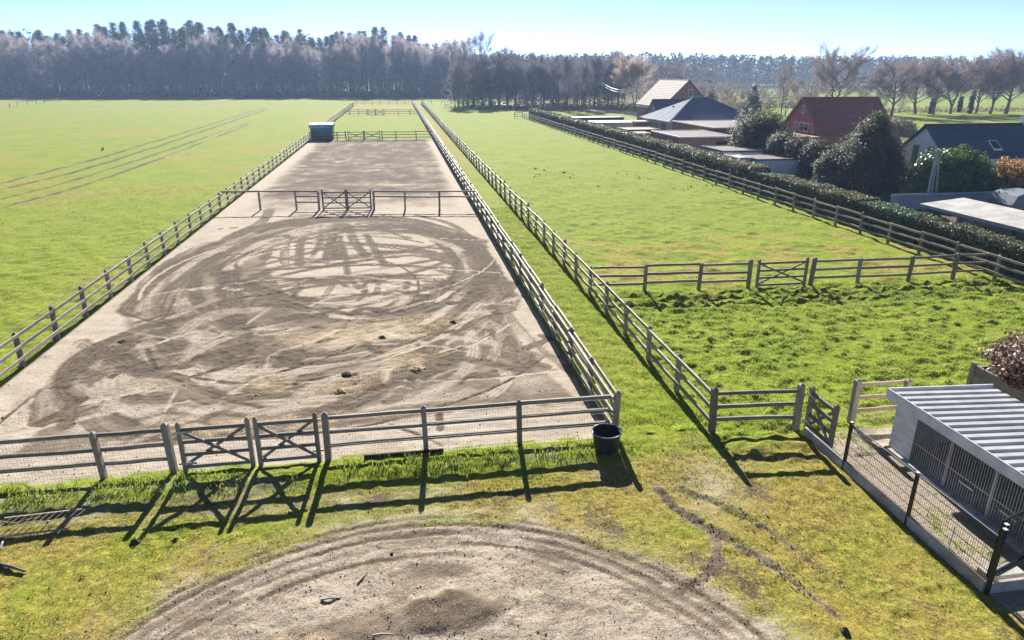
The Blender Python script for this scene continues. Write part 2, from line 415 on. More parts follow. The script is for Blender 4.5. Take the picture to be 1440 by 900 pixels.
# soften the outline
dark[nearm] = np.clip(lo, .02, .95)[nearm]
j0, j1 = np.searchsorted(GY, (15, 50)); i0, i1 = np.searchsorted(GX, (XL, XR))
sub = dark[j0:j1, i0:i1].copy()
for _ in range(5):
    sub[1:-1, 1:-1] = (sub[1:-1, 1:-1] * 2 + sub[:-2, 1:-1] + sub[2:, 1:-1] + sub[1:-1, :-2] + sub[1:-1, 2:]) / 6
dark[j0:j1, i0:i1] = sub
# the pale inside of the ring
ring_in = [at(*p) for p in ((372, 372), (400, 338), (440, 318), (500, 313), (560, 322), (610, 340), (640, 370), (635, 392), (600, 418), (545, 436), (500, 440), (440, 428), (400, 412))]
rm = inside(ring_in)
dark[rm] = np.clip(.10 + (fbm(X * 1.1, Y * 1.1, 31, 3) - .5) * .5, 0, 1)[rm]
def z5(pts): return [(300 + x / 3, 230 + y / 3) for x, y in pts]
for pts, w, v, ln in (
    ([(10,470),(20,390),(80,310),(210,262),(380,236),(560,232),(760,244),(940,296),(1045,380),(1065,440),(1000,530),(880,600),(700,640)], 1.15, .92, 3),
    ([(60,480),(60,400),(130,320),(260,268),(420,246),(600,246),(780,262),(920,310),(1010,380),(1045,450),(960,540),(830,600)], .9, .88, 2),
    ([(860,220),(1000,255),(1090,320),(1150,400),(1190,520),(1205,610),(1180,690),(1080,780),(980,830)], .55, .75, 2),
    ([(980,280),(1080,350),(1130,430),(1110,520),(1010,600),(860,650)], .8, .85, 2),
    ([(120,500),(280,440),(480,408),(660,380),(820,372),(980,392),(1050,425)], .75, .92, 2),
    ([(100,530),(300,470),(500,430),(700,400),(880,390),(1030,430)], .5, .85, 1),
    ([(230,525),(420,500),(620,482),(800,482),(1000,505)], .6, .9, 2),
    ([(200,560),(400,520),(620,500),(820,510),(980,540)], .5, .85, 1),
    ([(120,500),(300,560),(500,575),(640,555),(780,548),(940,570)], .6, .9, 2),
    ([(150,530),(330,600),(520,640),(700,650)], .6, .85, 2),
    ([(330,560),(430,600),(560,640),(640,660)], .4, .8, 1),
    ([(500,330),(640,340),(800,352),(930,372)], .45, .85, 1),
    ([(740,430),(880,440),(1000,465)], .4, .8, 1),
    ([(486,252),(500,320),(480,400)], .7, .9, 2), ([(525,248),(520,310),(525,395)], .7, .92, 2),
    ([(560,246),(590,320),(640,390)], .6, .9, 2), ([(605,250),(650,310),(720,430)], .45, .85, 1),
    ([(380,262),(310,330),(300,420)], .5, .85, 1), ([(420,260),(370,330),(365,430)], .5, .85, 1),
    ([(450,258),(450,330),(400,410)], .4, .8, 1), ([(340,268),(260,320),(215,400)], .5, .85, 1),
    ([(0,350),(150,320),(330,330),(500,345)], .4, .7, 1), ([(540,330),(560,400),(570,480),(640,540)], .35, .8, 1),
    ([(470,560),(520,500),(560,520)], .3, .8, 1), ([(620,480),(640,530),(610,590)], .3, .75, 1), ([(700,490),(690,545)], .3, .8, 1),
    ([(820,500),(800,560),(720,610)], .35, .8, 1), ([(900,510),(960,520),(900,590)], .35, .8, 1),
    ([(60,440),(70,560),(80,700),(95,900)], 1.3, .9, 3), ([(235,195),(210,240),(120,290)], .8, .7, 2),
    ([(700,690),(800,730),(880,790),(910,830)], .35, .85, 1), ([(1000,530),(1120,560),(1190,640)], .4, .75, 1),
    ([(930,720),(1060,700),(1140,640)], .4, .75, 1), ([(900,820),(1040,790),(1160,700)], .4, .75, 1),
    ([(1180,680),(1240,740),(1310,820),(1400,860)], .5, .7, 1), ([(160,880),(330,790),(520,740)], .4, .85, 2),
    ([(280,900),(420,830),(600,780),(760,770)], .45, .8, 2), ([(380,900),(560,860),(700,800)], .35, .75, 1),
    ([(120,700),(300,690),(500,700),(640,680)], .4, .7, 2),
): stroke(z5(pts), w, min(1.05, v + .12), lines=ln * 2, rut=.022, rag=.3)
# faint older loops round the ring and in the lower half
for _ in range(110):
    if rng.random() < .5: cx_, cy_, ra, rb = -3.3 + rng.normal(0, .4), 33.5 + rng.normal(0, .8), rng.uniform(5.6, 8.6), rng.uniform(8.5, 13)
    else: cx_, cy_, ra, rb = -4 + rng.normal(0, 1.6), 22 + rng.normal(0, 1.6), rng.uniform(2.5, 7.2), rng.uniform(2, 5.2)
    a0 = rng.uniform(0, 6.28); aa = np.linspace(a0, a0 + rng.uniform(.6, 2.2), 12)
    p_ = [(cx_ + ra * math.cos(t), cy_ + rb * math.sin(t)) for t in aa]
    p_ = [q for q in p_ if XL + .8 < q[0] < XR - .6 and YF + .6 < q[1] < 46.5]
    if len(p_) > 3: stroke(p_, rng.uniform(.35, 1.3), rng.choice((1.0, .95, .9, .25, .15)), rut=.006, lines=int(rng.integers(3, 7)), rag=.35, world=True, fade=.34, seg=4)
for _ in range(26):          # crossing wheel lines inside the ring
    t0 = rng.uniform(0, 6.28); t1 = math.pi - t0 + rng.normal(0, .35)
    A_ = np.array((-2.6 + 5.0 * math.cos(t0), 34.5 + 8.6 * math.sin(t0))); B_ = np.array((-2.6 + 5.0 * math.cos(t1), 34.5 + 8.6 * math.sin(t1)))
    C_ = (A_ + B_) / 2 + rng.normal(0, 1.3, 2)
    stroke([tuple(A_), tuple(C_), tuple(B_)], rng.uniform(.22, .6), rng.choice((1.05, .95, .8)), rut=.01, lines=int(rng.integers(1, 4)), rag=.5, world=True, fade=.36, seg=7)
for _ in range(60):          # long thin single wheel lines, some dark, some scraped pale
    cx_, cy_, ra = rng.uniform(-9, 3), rng.uniform(16, 40), rng.uniform(4, 12); a0 = rng.uniform(0, 6.28); aa = np.linspace(a0, a0 + rng.uniform(.5, 1.5), 14)
    p_ = [(cx_ + ra * math.cos(t), cy_ + ra * math.sin(t) * rng.choice((1, 1))) for t in aa]; p_ = [q for q in p_ if XL + .8 < q[0] < XR - .5 and YF + .5 < q[1] < 46]
    if len(p_) > 4: stroke(p_, rng.uniform(.10, .2), rng.choice((1.1, 1.05, .05, .15)), rut=.015, lines=1, rag=.6, world=True, fade=.28, seg=4)
for _ in range(110):         # short scuffs and scrapes on the trodden half
    x_, y_ = rng.uniform(XL + 1.5, XR - 1), rng.uniform(16, 31); a_ = rng.normal(.75, .55); l_ = rng.uniform(.6, 2.6)
    p_ = [(x_, y_), (x_ + l_ * math.cos(a_) * .5, y_ + l_ * math.sin(a_) * .5 + rng.normal(0, .12)), (min(x_ + l_ * math.cos(a_), XR - .4), y_ + l_ * math.sin(a_))]
    stroke(p_, rng.uniform(.12, .5), rng.choice((1.05, .95, 1.0, .2, .1, .3)), rut=.012, lines=int(rng.integers(1, 4)), rag=.7, world=True, fade=.3, seg=4)
# more tracks, lower half
for pts, w, v, ln in (
    ([(64,590),(70,555),(100,520),(150,500),(200,520),(300,560)], .6, .8, 2), ([(90,600),(110,550),(160,520),(230,530)], .4, .8, 1),
    ([(150,580),(170,545),(230,535),(330,575)], .35, .2, 1), ([(110,545),(140,560),(230,590)], .4, .1, 1),
    ([(430,560),(470,530),(540,515)], .7, .15, 1), ([(355,545),(370,500),(420,480)], .6, .15, 1), ([(600,540),(650,520),(700,510)], .6, .2, 1),
    ([(400,580),(440,545),(520,500)], .5, .2, 1), ([(520,560),(560,530),(570,505)], .35, .7, 2), ([(545,565),(600,535),(690,530)], .3, .7, 1),
    ([(330,560),(480,520),(600,500),(740,520)], .4, .75, 1), ([(250,470),(300,440),(360,435)], .5, .2, 1), ([(235,520),(290,480),(330,470)], .4, .2, 1),
    ([(690,400),(720,450),(770,500),(830,540)], .3, .5, 1), ([(420,600),(600,575),(790,560)], .5, .55, 1),
): stroke(pts, w * 1.5, v + .1, lines=ln + 3, rut=.010, rag=.6, fade=.3)
for px, py, rx, ry in ((520, 465, 2.4, 1.3), (470, 470, 2, .8), (600, 450, 1.8, .8), (500, 530, 1.0, .7), (480, 545, .9, .5), (380, 540, .8, .7), (330, 600, 1.6, .5),
                       (430, 590, 1.4, .4), (570, 505, 1.2, .9)):
    blob(px, py, rx, ry, straw, .50, edge=.6)
straw[~pad] = 0
for px, py, rx, ry in ((590, 519, .30, .16), (572, 517, .18, .12), (495, 528, .22, .14), (500, 536, .18, .1), (487, 525, .15, .1), (176, 480, .3, .2), (635, 452, .3, .2), (535, 476, .22, .14)):
    w, m = blob(px, py, rx, ry, dark, 1.0); Z[w] -= .02 * m
Z[pad] += ((fbm(X * 2.2, Y * 2.2, 41, 4) - .5) * .05)[pad]
Z[pad] += (np.maximum(0, dark - .3) * (fbm(X * 7, Y * 7, 43, 3) - .5) * .10)[pad]

# --- grassland
nl = fbm(X * .55, Y * .55, 51, 3); n2 = fbm(X * 2.1, Y * 2.1, 53, 3); nb = fbm(X * .06, Y * .06, 55, 3)
past = (X >= XLANE) & (X < XHEDGE + 1) & (Y > YKEN - 1.2) & (Y < 160)
rough_p = past & (Y < 26.8) & (Y > 14.6)
lumpf = np.maximum(0, fbm(X * 3.1, Y * 3.1, 58, 3) - .44)
lump = np.maximum(0, fbm(X * 1.5, Y * 1.5, 57, 3) - .40)
Z[rough_p] += (lumpf * .26 + lump * .12)[rough_p] - .02
Z[past & ~rough_p] += ((lump * .22) + (n2 - .5) * .05)[past & ~rough_p]
band = np.exp(-((Y - 25.6) / .8) ** 2) * past * (X < XHEDGE); Z += band * (np.maximum(0, n2 - .35) * .28)
straw[past] = np.clip((nl - .45) * 1.0 + .7 * np.exp(-((Y - 31) / 5.0) ** 2) * sstep(nl, .3, .6), 0, .62)[past]
grass[rough_p] = np.clip(1.1 - .4 * sstep(fbm(X * .9, Y * .9, 59, 3), .66, .8), 0, 1)[rough_p]
blob(970, 474, 1.0, .7, grass, .85); blob(1240, 585, 1.2, .8, grass, .55)
lane = (X > XR) & (X < XLANE) & (Y > YF)
Z[lane] += ((n2 - .5) * .12)[lane]; straw[lane] = np.clip(.25 + (nl - .5) * .8 + .25 * sstep(Y, 40, 80), 0, 1)[lane]
mead = (X < XL) & (Y > 8); Z[mead] += ((n2 - .5) * .10 + (lump * .18))[mead]
straw[mead] = np.clip((fbm(X * .12, Y * .12, 61, 3) - .42) * 1.3 + .12, 0, .5)[mead]
back = (X > XL) & (X < XR) & (Y >= YC2); straw[back] = np.clip(.1 + (nl - .45), 0, .5)[back]
straw[back & (Y > YC3)] += .35
# tractor lines over the left meadow
for p, w in (([(0, 258), (190, 207), (370, 152)], .45), ([(0, 267), (190, 216), (376, 153)], .5)):
    stroke(p, w * 1.5, -.3, target=grass, rut=.10, lines=1, rag=.15, fade=-.3)
    stroke(p, w * 1.5, 1.2, rut=0, lines=1, rag=.2, fade=-.3)
for p, w in (([(0, 280), (160, 236), (350, 172)], .35), ([(0, 292), (170, 243), (350, 175)], .35)):
    stroke(p, w * 1.6, .0, target=grass, rut=.05, lines=1, rag=.3, fade=.15); stroke(p, w * 1.6, .9, rut=0, lines=1, rag=.3, fade=-.3)
# garden land behind the hedge
gard = (X > XHEDGE + 2.5) & (X < 75) & (Y > 20) & (Y < 138)
grass[gard] = np.clip((fbm(X * .12, Y * .12, 63, 3) - .35) * 3, 0, 1)[gard]; straw[gard] = .4
# --- yard in front
yard = (Y <= YF + .0) & (X < XKERB + .05) & (X > -60)
rC = np.hypot(X - CIRC[0], Y - CIRC[1]); ny = fbm(X * 1.3, Y * 1.3, 71, 4)
gy = .9 - .32 * sstep(ny, .58, .78)
gy -= .28 * np.exp(-((rC - 6.9) / .5) ** 2)
straw_y = np.clip(.60 + .16 * sstep(X, 2, 6) + (fbm(X * .7, Y * .7, 73, 3) - .5) * .9 - .55 * sstep(Y, 13.4, 14.8) - .10 * (X < -4) * sstep(ny, .4, .6), 0, 1)
grass[yard] = np.clip(gy, 0, 1)[yard]; straw[yard] = straw_y[yard]
dark[yard] = np.clip(.55 + (ny - .5) * 1.2, 0, .9)[yard]
brown = np.exp(-((X - 6.7) / 1.3) ** 2 - ((Y - 12.6) / 1.5) ** 2); grass[yard] -= (brown * .45)[yard]
strip = np.exp(-((Y - 14.55) / .5) ** 2) * (X < 5.3) * (X > -13)
gap = 1 - .85 * np.exp(-((X + 3.9) / 1.6) ** 2)
grass[yard] = np.clip(grass + strip * .9 * gap * sstep(ny, .3, .6) - strip * .35, 0, 1.2)[yard]; straw[yard] = (straw * (1 - strip * .9))[yard]
bare2 = np.exp(-((Y - 13.35) / .45) ** 2) * (X < 4.5) * sstep(fbm(X * .8, Y * 2, 75, 3), .35, .6)
grass[yard] -= (bare2 * .42)[yard]
Z[yard] += ((fbm(X * 4.5, Y * 4.5, 77, 3) - .5) * .06 * (grass > .3) + strip * .07)[yard]
bare = sstep(rC + (fbm(X * .9, Y * .9, 79, 3) - .5) * 1.2, 6.75, 6.2)
circ = rC < 7.4
bare = 1 - sstep(rC + (ny - .5) * .9, 6.2, 6.85)
grass[circ] = (grass * (1 - bare))[circ]; straw[circ] = (straw * (1 - bare) + .12 * bare)[circ]
dk = .28 + (fbm(X * 1.6, Y * 1.6, 81, 4) - .5) * .45
rings = sstep(rC, 5.0, 5.7) * (1 - sstep(rC, 6.5, 6.9)) * (.5 + .5 * np.sin((rC + (fbm(X * .5, Y * .5, 83, 2) - .5) * .5) * 24))
dk = dk + .38 * rings * sstep(fbm(X * .7, Y * .7, 85, 2), .3, .55)
dark[circ] = np.clip(dark * (1 - bare) + dk * bare, 0, 1)[circ]
Z[circ] -= (rings * .006 * bare)[circ]
for r_, a0, a1, w in ((6.35, 20, 165, .16), (6.05, 40, 150, .14), (5.75, 30, 140, .12), (6.6, 60, 170, .14), (5.4, 75, 120, .16)):
    p = [(CIRC[0] + r_ * math.cos(R(t)), CIRC[1] + r_ * math.sin(R(t))) for t in np.linspace(a0, a1, 24)]
    stroke(p, w * .8, .9, rut=.012, lines=1, rag=.8, world=True, fade=.36, seg=3)
w, m = blob(.35, 9.6, 1.15, .45, dark, .85, world=True); Z[w] += m * .065
blob(-1.4, 9.45, 1.0, .35, dark, .6, world=True); blob(.3, 10.75, .7, .18, dark, .7, world=True); blob(-2.2, 9.3, .5, .3, straw, .5, world=True)
# churned tyre tracks right of the circle
for p, w in (([(925, 690), (960, 722), (1005, 745), (1050, 772), (1090, 800)], .36), ([(1004, 748), (1010, 785), (985, 815), (955, 832)], .30),
             ([(1090, 800), (1140, 838), (1180, 868)], .14), ([(960, 690), (1020, 712), (1070, 738)], .35), ([(1070, 738), (1130, 782), (1190, 826)], .13),
             ):
    stroke(p, w * .85, -.2, target=grass, rut=.01, lines=2, rag=1.0, fade=.30)
    ww, mm = stroke(p, w * .75, .9, rut=.0, lines=1, rag=1.0, fade=.30)
    straw[ww] *= 1 - mm
    Z[ww] += mm * (fbm(X[ww] * 11, Y[ww] * 11, 91, 2) - .5) * .10
blob(90, 722, 2.2, .4, grass, .5); blob(700, 722, 1.6, .3, grass, .5); blob(330, 690, 1.3, .5, grass, .45)
for p, w in (([(235, 815), (250, 780), (275, 760)], .26), ([(265, 820), (290, 780), (310, 765)], .22)): stroke(p, w, .42, target=grass, rut=.012, lines=2, rag=.9, fade=.3)
# dog run soil
run = (X > XKERB + .05) & (X < 16.5) & (Y < YKEN)
grass[run] = np.clip((fbm(X * 2.4, Y * 2.4, 93, 3) - .5) * 1.6, 0, .6)[run]; dark[run] = .25; straw[run] = .2
# verge at the foot of the paddock fence
foot = pad & (Y < YF + .5)
grass[foot] = np.clip(grass + (1 - sstep(Y - YF, 0, .35)) * sstep(ny, .35, .6) * .8, 0, 1)[foot]
# shade-side litter under the wood
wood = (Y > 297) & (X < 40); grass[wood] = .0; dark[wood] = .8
far = (Y > 420); grass[far] = 1; straw[far] = 0.1
near_wood = (Y > 285) & (X < 45); straw[near_wood] = np.maximum(straw, .3)[near_wood]
grass = np.clip(grass, 0, 1.3)

def ground_objects():
    v = np.stack([X, Y, Z], -1).reshape(-1, 3)
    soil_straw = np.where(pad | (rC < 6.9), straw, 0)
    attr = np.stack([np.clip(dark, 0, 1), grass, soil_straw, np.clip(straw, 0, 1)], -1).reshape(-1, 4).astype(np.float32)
    ii, jj = np.meshgrid(np.arange(NX - 1), np.arange(NY - 1))
    a = (jj * NX + ii).ravel(); f = np.stack([a, a + 1, a + 1 + NX, a + NX], 1)
    cx, cy = ((X[:-1, :-1] + X[1:, 1:]) / 2).ravel(), ((Y[:-1, :-1] + Y[1:, 1:]) / 2).ravel()
    reg = np.full(len(a), 7)
    rc = np.hypot(cx - CIRC[0], cy - CIRC[1])
    reg[(cx < XL) & (cy > 8) & (cy < 300) & (cx > -260)] = 2
    reg[(cx >= XL) & (cx < XR) & (cy >= YC2) & (cy < YEND)] = 3
    reg[(cx >= XR) & (cx < XLANE) & (cy >= YF) & (cy < YEND)] = 4
    reg[(cx >= XLANE) & (cx < XHEDGE) & (cy > YKEN) & (cy < 158)] = 5
    reg[(cy < YF) & (cx < XKERB) & (cx > -60)] = 6
    reg[(cx >= XL) & (cx < XR) & (cy >= YF) & (cy < YC2)] = 0
    reg[rc < 6.5] = 1
    reg[(cx >= XKERB) & (cx < 16.5) & (cy < YKEN)] = 8
    names = ['sand_paddock', 'dirt_circle', 'meadow', 'grass_paddock', 'grass_lane', 'pasture', 'mossy_yard', 'terrain', 'dog_run_ground']
    for k, nm in enumerate(names):
        ff = f[reg == k]
        if not len(ff): continue
        u, inv = np.unique(ff, return_inverse=True)
        me = arr_mesh(nm, v[u], inv.reshape(-1, 4), M['ground'], smooth=True)
        at_ = me.attributes.new('cover', 'FLOAT_COLOR', 'POINT'); at_.data.foreach_set('color', attr[u].ravel())
        o = link(bpy.data.objects.new(nm, me)); o['kind'] = 'structure'
ground_objects()
def zat(x, y):
    i = int(np.clip(np.searchsorted(GX, x), 1, NX - 1)); j = int(np.clip(np.searchsorted(GY, y), 1, NY - 1)); return float(Z[j, i])
def field(arr, x, y):
    i = np.clip(np.searchsorted(GX, x), 0, NX - 1); j = np.clip(np.searchsorted(GY, y), 0, NY - 1); return arr[j, i]

# ------------------------------------------------------------------ grass (nobody could count it)
def blades(name, n, x0, x1, y0, y1, h, wdt, mat, keep, clump=.12, per=5, lean=.5, plain=False):
    x = rng.uniform(x0, x1, n); y = rng.uniform(y0, y1, n)
    k = rng.random(n) < keep(x, y); x, y = x[k], y[k]; n = len(x)
    x = np.repeat(x, per) + rng.normal(0, clump, n * per); y = np.repeat(y, per) + rng.normal(0, clump, n * per)
    hh = np.repeat(h * rng.uniform(.45, 1.25, n), per) * rng.uniform(.6, 1.2, n * per); n *= per
    z = field(Z, x, y) - .015
    a = rng.uniform(0, 2 * math.pi, n); b = rng.uniform(0, 2 * math.pi, n); l = hh * rng.uniform(.1, lean * 2, n)
    w = wdt * rng.uniform(.6, 1.3, n)
    base = np.stack([x, y, z], 1); s = np.stack([np.cos(a) * w, np.sin(a) * w, np.zeros(n)], 1)
    mid = base + np.stack([np.cos(b) * l * .35, np.sin(b) * l * .35, hh * .6], 1)
    tip = base + np.stack([np.cos(b) * l, np.sin(b) * l, hh], 1)
    if plain:          # short turf: one triangle a blade
        v = np.stack([base - s * 1.2, base + s * 1.2, tip], 1).reshape(-1, 3); f3 = np.arange(n)[:, None] * 3 + np.array([[0, 1, 2]])
        ob = link(bpy.data.objects.new(name, arr_mesh(name, v, f3, mat))); ob['kind'] = 'stuff'; ob['label'] = name.replace('_', ' '); return ob
    v = np.stack([base - s, base + s, mid + s * .7, tip, mid - s * .7], 1).reshape(-1, 3)
    o = np.arange(n)[:, None] * 5
    f = o + np.array([[0, 1, 2, 4]]); t = o + np.array([[4, 2, 3, 3]])
    # two quads would waste a corner: build quads and a triangle as one mixed fan of triangles
    f3 = np.concatenate([o + np.array([[0, 1, 2]]), o + np.array([[0, 2, 4]]), o + np.array([[4, 2, 3]])])
    me = arr_mesh(name, v, f3, mat)
    ob = link(bpy.data.objects.new(name, me)); ob['kind'] = 'stuff'; ob['label'] = name.replace('_', ' '); return ob
def k_lump(x, y): return np.clip(.16 + 3.4 * (fbm(x * 3.1, y * 3.1, 58, 3) - .44) + 1.2 * (fbm(x * 1.5, y * 1.5, 57, 3) - .45), .03, 1) * np.clip(field(grass, x, y), 0, 1)
blades('rough_pasture_grass', 44000, XLANE, XHEDGE + 1, 14.6, 27.2, .075, .012, M['lush'], k_lump, .08, 4, .75)
blades('short_pasture_grass', 12000, XLANE, XHEDGE, 27, 62, .055, .016, M['grass'], lambda x, y: np.clip(2.2 * (fbm(x * 1.5, y * 1.5, 57, 3) - .33), 0.05, 1), .10, 4, .7, True)
blades('lane_grass', 7000, XR + .1, XLANE, 12.5, 48, .075, .011, M['grass'], lambda x, y: np.clip(field(grass, x, y), .05, 1) * .8, .08, 5, .6, True)
blades('meadow_grass', 14000, -34, XL - .05, 15, 62, .065, .015, M['grass'], lambda x, y: .7 + 0 * x, .10, 4, .6, True)
blades('mossy_yard_grass', 22000, -11, XKERB, 8, 15, .052, .008, M['moss'], lambda x, y: np.clip(field(grass, x, y) - .1, 0, 1) * .8, .06, 4, .8, True)
blades('fence_foot_grass', 2600, XL, XR + .4, 14.0, 15.35, .17, .011, M['lush'],
       lambda x, y: np.clip(np.exp(-((y - 14.6) / .38) ** 2) * (1 - .85 * np.exp(-((x + 3.9) / 1.5) ** 2)) * (.1 + 1.6 * (fbm(x * 1.4, y * 1.4, 95, 2) - .3)), 0, 1), .09, 8, .5)
blades('yard_green_grass', 6000, -11, XKERB, 9, 14.4, .06, .009, M['grass'], lambda x, y: np.clip(field(grass, x, y), 0, 1) * sstep(fbm(x * .9, y * .9, 97, 2), .52, .72), .08, 5, .6)
blades('dog_run_grass', 900, XKERB + .2, 12, 8.6, 14.4, .07, .010, M['lush'], lambda x, y: sstep(fbm(x * 2.4, y * 2.4, 93, 3), .5, .7), .06, 6, .6)
def pebbles(name, n, gen, s0, s1, mat):
    p = np.array([gen() for _ in range(n)]); s = rng.uniform(s0, s1, n) * (rng.random(n) ** 2 * 1.5 + .5)
    t = np.array([[1,0,0],[-.5,.87,0],[-.5,-.87,0],[0,0,.9],[0,0,-.9]])
    v = p[:, None, :] + t[None] * s[:, None, None] * rng.uniform(.6, 1.4, (n, 5, 1))
    o = np.arange(n)[:, None] * 5
    f = np.concatenate([o + np.array([q]) for q in ((0,1,3),(1,2,3),(2,0,3),(1,0,4),(2,1,4),(0,2,4))])
    ob = link(bpy.data.objects.new(name, arr_mesh(name, v.reshape(-1, 3), f, mat))); ob['kind'] = 'stuff'; ob['label'] = name.replace('_', ' ')
def g_circle():
    while True:
        x, y = rng.uniform(-6.5, 6), rng.uniform(8, 12.6)
        if math.hypot(x - CIRC[0], y - CIRC[1]) < 6.7: return (x, y, zat(x, y) + .002)
def g_pad():
    x, y = rng.uniform(XL + .2, XR - .2), 15.4 + 40 * rng.random() ** 1.6; return (x, y, zat(x, y) + .003)
def g_yard():
    x, y = rng.uniform(-10, 10), rng.uniform(8.2, 14); return (x, y, zat(x, y) + .004)
pebbles('gravel_on_dirt_circle', 3200, g_circle, .005, .013, M['stone'])
pebbles('clods_on_paddock', 2400, g_pad, .007, .018, M['soil'])
pebbles('clods_in_yard', 1800, g_yard, .005, .014, M['soil'])
def g_mole():
    c = CL[rng.integers(len(CL))]; x, y = c[0] + rng.normal(0, .5), c[1] + rng.normal(0, .5); return (x, y, zat(x, y) + .03)
CL = [at(px, py) for px, py in ((757, 240), (765, 243), (785, 244), (795, 248), (745, 238), (760, 247), (828, 229), (905, 250), (870, 245), (880, 268), (840, 262), (1000, 262), (905, 251), (1005, 270), (960, 265))]
TRK = [smooth_path([at(*q) for q in p], 12) for p in ([(960, 722), (1005, 745), (1050, 772), (1090, 800)], [(960, 722), (1005, 745), (1050, 772), (1090, 800)], [(1004, 748), (1010, 785), (985, 815), (955, 832)], [(1090, 800), (1140, 838)], [(940, 690), (1020, 712), (1070, 738)], [(1070, 738), (1130, 782), (1190, 826)])]
M['clod'] = simple('broken_clods', (.15, .12, .09), (.075, .06, .045), .6, 1)
def g_track():
    q = TRK[rng.integers(len(TRK))]; p = q[rng.integers(len(q) - 1)]; x, y = p + rng.normal(0, .09, 2); return (x, y, zat(x, y) + .012)
pebbles('clods_in_tyre_tracks', 600, g_track, .006, .016, M['clod'])
pebbles('dark_clods_in_pasture', 170, g_mole, .025, .065, M['soil'])

# ------------------------------------------------------------------ fences
def post_mesh(h, w, name='post', cap=.05, mat='wood'):
    q = w / 2; m = MB()
    m.add([(-q,-q,-.1),(q,-q,-.1),(q,q,-.1),(-q,q,-.1),(-q,-q,h-cap),(q,-q,h-cap),(q,q,h-cap),(-q,q,h-cap),(-q*.25,-q*.25,h),(q*.25,-q*.25,h),(q*.25,q*.25,h),(-q*.25,q*.25,h)],
          [(0,3,2,1),(0,1,5,4),(1,2,6,5),(2,3,7,6),(3,0,4,7),(4,5,9,8),(5,6,10,9),(6,7,11,10),(7,4,8,11),(8,9,10,11)])
    return m.mesh(name, M[mat])
def rail_mesh(l, w=.055, h=.10, mat='rail'):
    m = MB(); n = 3
    for i in range(n):       # slight sag and twist so long rows do not look machined
        pass
    xs = [0, l * .34, l * .68, l]; dz = [0, rng.uniform(-.012, .012), rng.uniform(-.012, .012), 0]
    vs = [(x, sx * w / 2, d + sz * h / 2) for x, d in zip(xs, dz) for sx, sz in ((-1,-1),(1,-1),(1,1),(-1,1))]
    fs = [(3,2,1,0),(12,13,14,15)] + [(i*4+j, i*4+(j+1)%4, i*4+4+(j+1)%4, i*4+4+j) for i in range(3) for j in range(4)]
    return m.add(vs, fs).mesh('rail', M[mat])
POSTS = [post_mesh(h, .125) for h in (1.24, 1.28, 1.32)]
BIGPOST = post_mesh(1.36, .145)
_rails = {}
M['railshade'] = simple('shaded_weathered_rail', (.24, .21, .175), (.13, .115, .10), 5, .75, .3, stretch=(.7, .7, 6), vary=.5)  # darker rail copy; shade of faces turned from the sun put into colour
def rails_for(l, mat='rail'):
    k = (round(l, 2), mat)
    if k not in _rails: _rails[k] = [rail_mesh(k[0], mat=mat) for _ in range(3)]
    return _rails[k]
def fence(name, label, pts, rails=(.36, .74, 1.12), side=1, both=False, far_from=1e9, group=None, mat=None, big=(), thin=False, skip=(), nopost=(), tape=False):
    """posts at the given points; a rail per bay and height; beyond far_from metres all joined into one part"""
    root = thing(name, label, 'fence', (pts[0][0], pts[0][1], 0), group=group)
    if mat is None: mat = 'railshade' if abs(pts[-1][1] - pts[0][1]) < 4 else 'rail'  # cross fences take the copy with shade painted in
    o = np.array(pts[0]); far_m = MB(); farf = False
    for i, p in enumerate(pts):
        q = np.array(p) - o; z = zat(*p)
        if p[1] < far_from:
            if i not in nopost:
                inst('post', BIGPOST if i in big else random.choice(POSTS), root, (q[0], q[1], z - .02), (random.uniform(-.036, .036), random.uniform(-.036, .036), random.uniform(-.05, .05)))
        else:
            far_m.box(p[0] - .06, p[0] + .06, p[1] - .06, p[1] + .06, -.1, 1.28); farf = True
        if i + 1 == len(pts) or i in skip: continue
        n = np.array(pts[i + 1]); d = n - np.array(p); l = math.hypot(*d); a = math.atan2(d[1], d[0])
        nx, ny = -d[1] / l * .085, d[0] / l * .085
        hs = rails[i] if isinstance(rails, dict) else rails
        for h in hs:
            for s in ((1, -1) if both else (side,)):
                if p[1] < far_from:
                    inst('rail', random.choice(rails_for(l, mat)), root, (q[0] + nx * s, q[1] + ny * s, h + z), (0, random.uniform(-.006, .006), a + random.uniform(-.003, .003)), (1, 1, random.uniform(.92, 1.08)))
                else:
                    far_m.beam((p[0] + nx * s, p[1] + ny * s, h), (n[0] + nx * s, n[1] + ny * s, h), .045, .10)
    if tape:
        m = MB()
        for i in range(len(pts) - 1):
            m.beam((pts[i][0] + .0, pts[i][1], 1.33), (pts[i + 1][0], pts[i + 1][1], 1.33), .02, .02)
        m.build('top_wire', M['rail'], root)
    if farf:
        f = far_m.build('far_rails', M['rail'], root); f['kind'] = 'stuff'
    return root
def line(x, y0, y1, step=2.45):
    n = max(1, round((y1 - y0) / step)); return [(x, y0 + (y1 - y0) * i / n) for i in range(n + 1)]
def xline(xs, y): return [(x, y) for x in xs]
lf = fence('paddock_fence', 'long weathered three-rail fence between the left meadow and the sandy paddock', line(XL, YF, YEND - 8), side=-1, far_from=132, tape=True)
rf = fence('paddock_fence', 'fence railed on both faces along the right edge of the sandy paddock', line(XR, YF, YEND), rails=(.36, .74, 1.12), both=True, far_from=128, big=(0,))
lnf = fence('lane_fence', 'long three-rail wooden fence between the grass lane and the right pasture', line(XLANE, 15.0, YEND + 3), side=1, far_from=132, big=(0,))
hf = fence('hedge_fence', 'long three-rail wooden fence running in front of the clipped hedge', line(XHEDGE, 18.9, 151.2), side=1, far_from=134)
